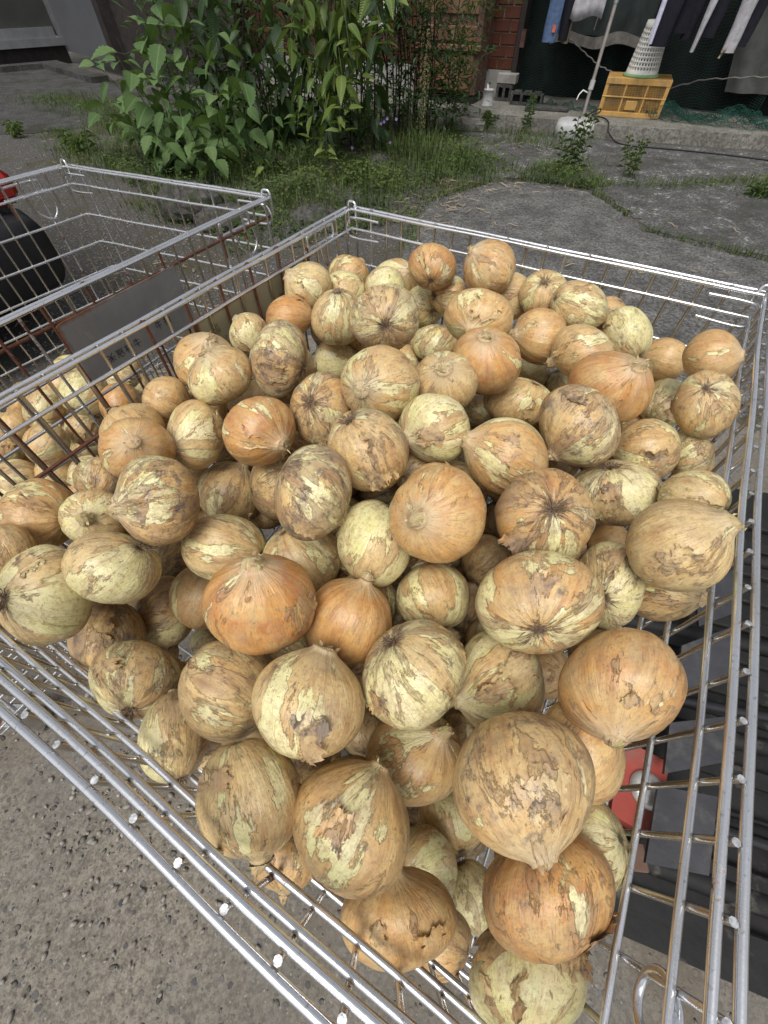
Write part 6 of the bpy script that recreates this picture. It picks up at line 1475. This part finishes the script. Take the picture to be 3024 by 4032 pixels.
def buried(s, label, group):
    for it in s.split(';'):
        x, y, z, r = [float(v) for v in it.split(',')]
        o = bpy.data.objects.new('onion', random.choice(protos)); COL.objects.link(o)
        o.location = (x, y, z); o.scale = (r, r, r); o.rotation_euler = (random.uniform(0, 6), random.uniform(0, 6), random.uniform(0, 6))
        o.color = (random.uniform(.2, .7), random.uniform(.1, .5), random.uniform(.4, .9), 1)
        tag(o, label, 'onion', group)
buried(FA, 'onion buried deep in the main heap, showing only through gaps', 'buried onions of the main heap')
FC = '''0.312,0.655,0.363,0.037;0.149,0.183,0.566,0.037;-0.263,0.289,0.371,0.034;0.081,0.724,0.497,0.038;0.103,0.114,0.273,0.037;-0.072,0.688,0.250,0.045;0.536,0.649,0.274,0.041;-0.308,0.458,0.367,0.043;-0.169,0.475,0.495,0.036;0.389,0.466,0.588,0.038;0.166,0.063,0.414,0.038;-0.106,0.520,0.594,0.038;0.424,0.471,0.405,0.039;0.284,0.758,0.238,0.034;0.041,0.072,0.371,0.042;0.278,0.714,0.305,0.037;-0.227,0.167,0.304,0.038;-0.058,0.276,0.534,0.042;0.156,0.846,0.306,0.035;0.089,0.539,0.345,0.039;0.156,0.578,0.352,0.033;0.060,0.275,0.604,0.034;0.366,0.531,0.249,0.034;0.415,0.561,0.320,0.038;0.179,0.742,0.613,0.039;-0.321,0.418,0.155,0.036;0.070,0.575,0.255,0.038;0.186,0.449,0.368,0.034;-0.087,0.028,0.204,0.035;-0.075,0.425,0.516,0.038;0.067,0.147,0.213,0.033;0.119,-0.025,0.153,0.039;0.247,0.418,0.299,0.037;-0.011,0.485,0.384,0.036;-0.005,0.715,0.491,0.036;0.352,0.741,0.456,0.036;0.177,0.025,0.260,0.033;0.371,0.413,0.437,0.036;-0.217,0.442,0.522,0.035;0.018,0.609,0.275,0.035;0.173,0.093,0.295,0.033;-0.161,0.137,0.155,0.033;-0.475,0.257,0.266,0.041;-0.159,0.145,0.266,0.040;-0.061,0.644,0.478,0.039;0.027,0.330,0.542,0.037;0.129,0.251,0.415,0.042;0.166,0.744,0.335,0.042;-0.009,0.543,0.242,0.035;0.260,0.301,0.602,0.034;0.209,0.798,0.283,0.043;-0.204,0.321,0.173,0.040;-0.128,0.676,0.604,0.034;0.137,0.604,0.694,0.034;-0.098,0.562,0.470,0.041;0.201,0.495,0.591,0.037;0.083,0.586,0.657,0.042;-0.222,0.664,0.477,0.037;0.079,0.499,0.660,0.040;-0.097,0.779,0.465,0.035;-0.397,0.348,0.309,0.035;0.062,0.540,0.410,0.035;-0.082,0.520,0.337,0.037;0.250,0.304,0.314,0.034;0.095,0.797,0.433,0.038;0.257,0.364,0.473,0.036;-0.177,0.238,0.605,0.038;-0.035,0.004,0.602,0.040;-0.173,0.573,0.574,0.035;0.278,0.602,0.551,0.037;-0.123,0.374,0.538,0.041;0.353,0.522,0.441,0.041;-0.048,0.003,0.454,0.041;0.313,0.310,0.463,0.040;0.273,0.244,0.294,0.043;-0.137,0.062,0.536,0.034;-0.133,0.076,0.271,0.038;-0.436,0.278,0.529,0.034;0.066,0.677,0.421,0.034;-0.245,0.392,0.200,0.042;-0.214,0.363,0.473,0.035;-0.023,0.891,0.472,0.041;-0.396,0.373,0.594,0.043;0.317,0.440,0.394,0.042;-0.051,0.216,0.250,0.041;0.261,0.377,0.594,0.040;-0.125,0.341,0.339,0.044;-0.084,0.116,0.571,0.039;0.219,0.235,0.553,0.044;-0.151,0.576,0.363,0.033;-0.035,0.002,0.288,0.043;-0.023,0.222,0.621,0.040;0.151,0.624,0.273,0.037;-0.178,0.639,0.665,0.039;0.044,0.214,0.241,0.034;0.241,0.574,0.195,0.044;-0.461,0.267,0.350,0.045;0.213,0.599,0.452,0.038;-0.286,0.153,0.229,0.044;0.174,0.343,0.389,0.046;0.433,0.495,0.546,0.036;0.100,0.073,0.419,0.037;0.182,0.126,0.378,0.035;-0.126,0.871,0.628,0.038;0.142,0.741,0.451,0.042;-0.229,0.172,0.442,0.036;0.076,0.369,0.589,0.035;0.219,0.358,0.666,0.037;-0.167,0.812,0.478,0.041;0.104,0.799,0.516,0.044;0.454,0.646,0.242,0.033;-0.036,0.680,0.562,0.040;-0.133,0.604,0.614,0.034;-0.358,0.264,0.645,0.034;0.126,0.467,0.568,0.035;0.038,0.325,0.467,0.038;-0.314,0.330,0.239,0.037;0.100,0.068,0.538,0.034;0.386,0.624,0.554,0.034;-0.075,0.289,0.235,0.038;0.325,0.659,0.567,0.041;0.066,0.895,0.439,0.042;0.086,0.066,0.212,0.034;-0.128,0.506,0.657,0.035;0.055,0.403,0.521,0.034;0.012,0.721,0.398,0.046;0.020,0.222,0.551,0.035;0.329,0.428,0.558,0.033;-0.129,0.656,0.446,0.041;0.175,0.500,0.242,0.039;-0.062,-0.004,0.536,0.038;-0.187,0.341,0.377,0.038;0.196,0.421,0.636,0.034;-0.068,0.203,0.556,0.041;-0.148,0.103,0.214,0.034;0.447,0.593,0.375,0.040;0.094,0.698,0.585,0.045;0.061,0.615,0.457,0.039;0.188,0.191,0.276,0.039;0.127,0.898,0.395,0.039;0.321,0.611,0.203,0.041;0.215,0.650,0.359,0.034;0.147,0.181,0.634,0.034;0.363,0.701,0.360,0.033;0.172,0.077,0.561,0.034;-0.286,0.213,0.316,0.035;0.092,0.370,0.428,0.034;0.010,0.175,0.291,0.037;0.065,0.142,0.497,0.040;0.327,0.661,0.487,0.043;-0.060,0.473,0.610,0.034;0.026,0.144,0.633,0.035;0.168,0.030,0.322,0.034;0.333,0.777,0.277,0.034;-0.203,0.265,0.541,0.034;-0.275,0.377,0.300,0.033;-0.101,0.894,0.499,0.036;0.197,0.250,0.710,0.036;-0.135,0.305,0.498,0.037;0.052,0.483,0.345,0.033;-0.311,0.278,0.175,0.034;0.440,0.514,0.476,0.045;0.076,0.308,0.658,0.038;-0.408,0.385,0.163,0.034;0.044,0.732,0.329,0.037;-0.427,0.205,0.404,0.045;0.294,0.289,0.540,0.038;-0.360,0.208,0.223,0.043;0.301,0.720,0.407,0.039;0.197,0.134,0.440,0.036;0.175,0.615,0.401,0.035;-0.066,0.691,0.425,0.038;0.206,0.713,0.277,0.041;0.002,-0.049,0.326,0.034;-0.208,0.596,0.501,0.037;0.088,0.720,0.379,0.038;0.395,0.689,0.228,0.040;0.164,0.528,0.406,0.035;-0.019,0.514,0.316,0.034;0.307,0.370,0.415,0.037;0.480,0.685,0.500,0.035;0.200,0.781,0.676,0.033;-0.144,0.827,0.551,0.034;-0.029,0.356,0.570,0.034;0.235,0.131,0.681,0.035;-0.194,0.404,0.296,0.039;-0.279,0.517,0.416,0.039;0.029,0.693,0.549,0.036;-0.030,0.649,0.646,0.034;-0.116,0.179,0.317,0.041;-0.214,0.519,0.488,0.034;-0.089,0.515,0.408,0.045;-0.096,0.686,0.523,0.035;0.170,0.741,0.710,0.033;-0.323,0.380,0.338,0.034;-0.451,0.243,0.145,0.037;-0.130,0.699,0.362,0.035;-0.036,0.808,0.440,0.033;0.106,0.113,0.356,0.046;0.360,0.465,0.251,0.036;-0.077,0.332,0.287,0.037;0.135,-0.032,0.260,0.037;0.060,0.446,0.618,0.033;0.325,0.486,0.695,0.043;-0.159,0.720,0.488,0.037;-0.051,0.744,0.298,0.034;-0.373,0.432,0.228,0.035;0.326,0.666,0.275,0.034;-0.272,0.325,0.149,0.037;-0.275,0.227,0.140,0.037;-0.316,0.315,0.341,0.034;0.121,0.803,0.364,0.045;0.275,0.479,0.294,0.035;0.129,0.117,0.157,0.038;0.413,0.441,0.482,0.041;-0.200,0.739,0.542,0.036;0.035,0.708,0.260,0.034;0.037,0.952,0.475,0.040;0.163,0.334,0.462,0.033;0.380,0.536,0.641,0.037;-0.412,0.383,0.677,0.035;-0.159,0.095,0.591,0.043;0.382,0.398,0.370,0.035;-0.178,0.256,0.151,0.033;0.160,-0.007,0.537,0.042;0.336,0.304,0.316,0.044;0.173,0.413,0.421,0.041;0.129,0.648,0.620,0.033;-0.298,0.356,0.471,0.037;0.011,0.130,0.539,0.034;-0.098,0.344,0.188,0.036;0.045,0.405,0.679,0.038;0.145,0.192,0.452,0.033;0.292,0.449,0.234,0.037;0.209,0.546,0.524,0.043;0.134,0.737,0.541,0.034;-0.034,0.804,0.671,0.044;0.135,0.419,0.609,0.037;0.201,0.645,0.230,0.038;0.045,0.637,0.227,0.033;-0.291,0.153,0.412,0.041;-0.204,0.500,0.617,0.037;-0.363,0.188,0.350,0.034;0.297,0.534,0.185,0.034;-0.280,0.610,0.471,0.035;0.085,0.212,0.512,0.035;-0.118,0.621,0.259,0.043;-0.025,0.276,0.175,0.038;-0.414,0.240,0.629,0.034;0.252,0.818,0.221,0.042;0.163,0.800,0.569,0.039;0.016,0.581,0.649,0.033;0.137,-0.041,0.631,0.035;-0.114,0.565,0.681,0.034;0.277,0.435,0.524,0.036;0.010,-0.053,0.228,0.035;0.440,0.583,0.528,0.034;0.023,0.910,0.622,0.037;-0.248,0.196,0.373,0.034;0.315,0.794,0.441,0.039;0.314,0.770,0.509,0.033;0.133,0.558,0.281,0.039;0.355,0.688,0.698,0.035;-0.019,0.646,0.220,0.033;0.016,0.773,0.518,0.034;-0.140,0.334,0.142,0.033;-0.001,0.626,0.509,0.035;-0.321,0.396,0.213,0.035;-0.219,0.129,0.207,0.035;0.221,0.453,0.227,0.037;0.503,0.667,0.616,0.037;0.289,0.238,0.493,0.036;0.257,0.526,0.582,0.035;0.165,0.171,0.704,0.034;0.174,0.681,0.327,0.033;0.089,0.633,0.168,0.036;-0.142,0.817,0.390,0.042;0.432,0.493,0.229,0.039;0.168,0.145,0.498,0.034'''
VV = []; RR = []; QQ = []
for it in FC.split(';'):
    x, y, z, r = [float(v) for v in it.split(',')]
    rng = np.random.default_rng(len(VV)); V, rest, Q, kz, nw = unit_onion(rng, 28, 18)
    QQ.append(Q + sum(len(v) for v in VV)); VV.append(V @ np.array(Euler((x * 90, y * 70, z * 50)).to_matrix()).T * r + np.array([x, y, z])); RR.append(rest)
me = qmesh('onion_depth', np.concatenate(VV), np.concatenate(QQ)); put_rest(me, np.concatenate(RR))
o = link('onion_depth', me, MAT['onion'], kind='stuff', label='dim onions filling the bottom of the main heap', cat='onions'); o.color = (.45, .3, .8, 1)
buried(FB, 'onion buried in the low heap of the left cage', 'buried onions of the left cage')

# ------------------------------------------------------------------ dark car at the left
car = empty('parked_car', (-1.47, 1.99, 0), math.radians(150), label='dark car with black bumper and red tail lamp cut by the left edge', cat='car')
# local +x runs forward (away to the left in the picture), +y towards the viewer side
def hull(mb, sections, mi=0):
    n = len(sections[0][1]); V = []; F = []
    for x, ring in sections:
        for (yy, zz) in ring: V.append((x, yy, zz))
    for i in range(len(sections) - 1):
        for k in range(n): F.append((i * n + k, i * n + (k + 1) % n, (i + 1) * n + (k + 1) % n, (i + 1) * n + k))
    F.append(tuple(range(n))[::-1]); F.append(tuple((len(sections) - 1) * n + k for k in range(n)))
    mb.add(V, F, mi, True)
def ring(w0, w1, z0, z1, rr=.1, yc=0.72):
    pts = []
    hw = w0 / 2
    for (cy, cz, a0, wq) in ((1, 1, 0, w1 / 2), (-1, 1, 1, w1 / 2), (-1, -1, 2, w0 / 2), (1, -1, 3, w0 / 2)):
        for k in range(5):
            a = (a0 + k / 4) * PI / 2
            pts.append((yc + cy * (wq - rr) + rr * math.cos(a), (z1 - rr if cz > 0 else z0 + rr) + rr * math.sin(a)))
    return pts
m_ = MB()
hull(m_, [(0.05, ring(1.34, 1.28, .36, .88)), (0.10, ring(1.42, 1.36, .30, .93)), (0.4, ring(1.46, 1.40, .26, .96)), (2.4, ring(1.46, 1.42, .26, .95)), (3.1, ring(1.44, 1.38, .28, .90)), (3.35, ring(1.3, 1.2, .32, .78))])
hull(m_, [(0.10, ring(1.34, 1.22, .85, 1.0)), (0.22, ring(1.38, 1.10, .86, 1.55)), (1.7, ring(1.38, 1.10, .86, 1.60)), (2.3, ring(1.38, 1.22, .86, 1.0))])
m_.build('body', MAT['carb'], car)
m_ = MB(); hull(m_, [(-0.03, ring(1.30, 1.30, .27, .50, .07)), (0.0, ring(1.46, 1.46, .25, .52, .08)), (0.12, ring(1.52, 1.52, .24, .53, .08)), (0.42, ring(1.50, 1.50, .24, .50, .08))]); m_.build('bumper', MAT['carp'], car)
for s in (0.10, 1.36):
    MB().box((0.085, -0.05 + s, 0.605), (0.14, 0.14, 0.115), None, .03).build('tail_light', MAT['lampr'], car)
    MB().box((0.095, -0.05 + s, 0.715), (0.13, 0.135, 0.09), None, .025).build('reversing_light', MAT['lampw'], car)
for x in (0.62, 2.65):
    for yy in (0.06, 1.38):
        m_ = MB(); prof = [(0.0, -.08), (.18, -.08), (.25, -.075), (.27, -.05), (.27, .05), (.25, .075), (.18, .08), (0, .08)]
        V = []; n = 28
        for r, h in prof:
            for k in range(n): V.append((x + r * math.cos(2 * PI * k / n), yy + h, .27 + r * math.sin(2 * PI * k / n)))
        m_.add(V, [(i * n + k, (i + 1) * n + k, (i + 1) * n + (k + 1) % n, i * n + (k + 1) % n) for i in range(len(prof) - 1) for k in range(n)])
        w = m_.build('wheel', MAT['tyre'], car)
        V = []
        for r, h in [(0, .085), (.15, .088), (.17, .082)]:
            for k in range(n): V.append((x + r * math.cos(2 * PI * k / n), yy + h * (1 if yy > .5 else -1), .27 + r * math.sin(2 * PI * k / n)))
        MB().add(V, [(i * n + k, (i + 1) * n + k, (i + 1) * n + (k + 1) % n, i * n + (k + 1) % n) for i in range(2) for k in range(n)]).build('rim', MAT['rim'], w)
for x0, x1 in ((0.35, 0.98), (1.04, 1.75)):
    MB().box(((x0 + x1) / 2, 1.36, 1.22), (x1 - x0, .012, .42), Matrix.Rotation(0.22, 3, 'X'), .004).build('window', MAT['cglass'], car)

# ------------------------------------------------------------------ low dark platform right of the main cage
pf = empty('platform_truck', (0.80, 0.30, 0), math.atan2(-0.3, 1.0) * 1.0, label='low dusty black platform with dark plates beside the cage, lower right', cat='platform')
u = Matrix.Rotation(-pf.rotation_euler.z, 3, 'Z')
def loc(x, y, z): return u @ (Vector((x, y, z)) - Vector((0.80, 0.30, 0)))
fx, fy = Vector((0.62, -0.215, 0)).normalized(), None
m_ = MB()
P4 = [loc(0.37, -0.168, 0), loc(1.35, -0.50, 0), loc(1.75, 0.75, 0), loc(0.70, 0.95, 0)]
prism(m_, [(p.x, p.y) for p in P4], 0.012, 0.085); m_.build('deck', MAT['blackdirt'], pf)
for (a, b, z) in (((0.47, 0.03), (1.3, -0.2), .10), ((0.55, 0.17), (1.4, -.02), .10), ((0.62, .40), (1.5, .2), .10), ((0.70, 0.66), (1.6, .45), .10), ((0.43, -0.06), (1.25, -0.32), .095)):
    MB().tube([loc(*a, z), loc(*b, z)], 0.02, 8).build('bar', MAT['blackdirt'], pf)
def plate(q, z, tilt, mat='dplate', name='plate', th=.008, label=None):
    m = MB(); pts = [loc(x, y, z + dz) for (x, y), dz in zip(q, tilt)]
    V = pts + [p - Vector((0, 0, th)) for p in pts]; n = len(q)
    m.add(V, [tuple(range(n)), tuple(range(n, 2 * n))[::-1]] + [(i, n + i, n + (i + 1) % n, (i + 1) % n) for i in range(n)], 0, False)
    return m.build(name, MAT[mat], pf, label=label)
plate([(.69, .30), (.82, .34), (.75, .22), (.63, .187)], .19, (0, .02, .02, 0))
plate([(.595, .14), (.70, .148), (.653, .068), (.546, .051)], .19, (0, .02, .02, 0))
plate([(.527, .032), (.619, .014), (.55, -.095), (.459, -.08)], .19, (0, .02, .02, 0))
plate([(.80, .46), (.90, .49), (.86, .38), (.76, .35)], .18, (0, .02, .02, 0))
m_ = MB(); prism(m_, [(p.x, p.y) for p in [loc(.505, .118, 0), loc(.59, .072, 0), loc(.51, -.05, 0), loc(.44, -.012, 0)]], .087, .148); rb = m_.build('red_cover', MAT['redp'], pf)
dc = loc(.525, .026, .15); m_ = MB(); lathe(m_, [(0, .012), (.022, .011), (.032, .006), (.034, 0)], 24, 0, dc); m_.build('disc', MAT['disc'], pf)
MB().box(loc(.462, -.075, .105), (.07, .045, .04), rotz(.2), .003).build('wood_block', MAT['brownbox'], pf)

for k in range(12):
    t = k / 11; a = (0.40 + .33 * t, -.13 + .95 * t); MB().box(loc(a[0] + .45, a[1] - .13, .096), (1.0, .035, .02), rotz(-.285) if False else (u @ rotz(-.30)), .004).build('slat', MAT['blackdirt'], pf)
for (x, y, L, rz) in ((.60, -.02, .5, -.3), (.66, .2, .6, -.2), (.9, .1, .5, .4)):
    MB().tube([loc(x, y, .125), loc(x + L * math.cos(rz), y + L * math.sin(rz), .135)], .011, 8).build('tube', MAT['carp'], pf)
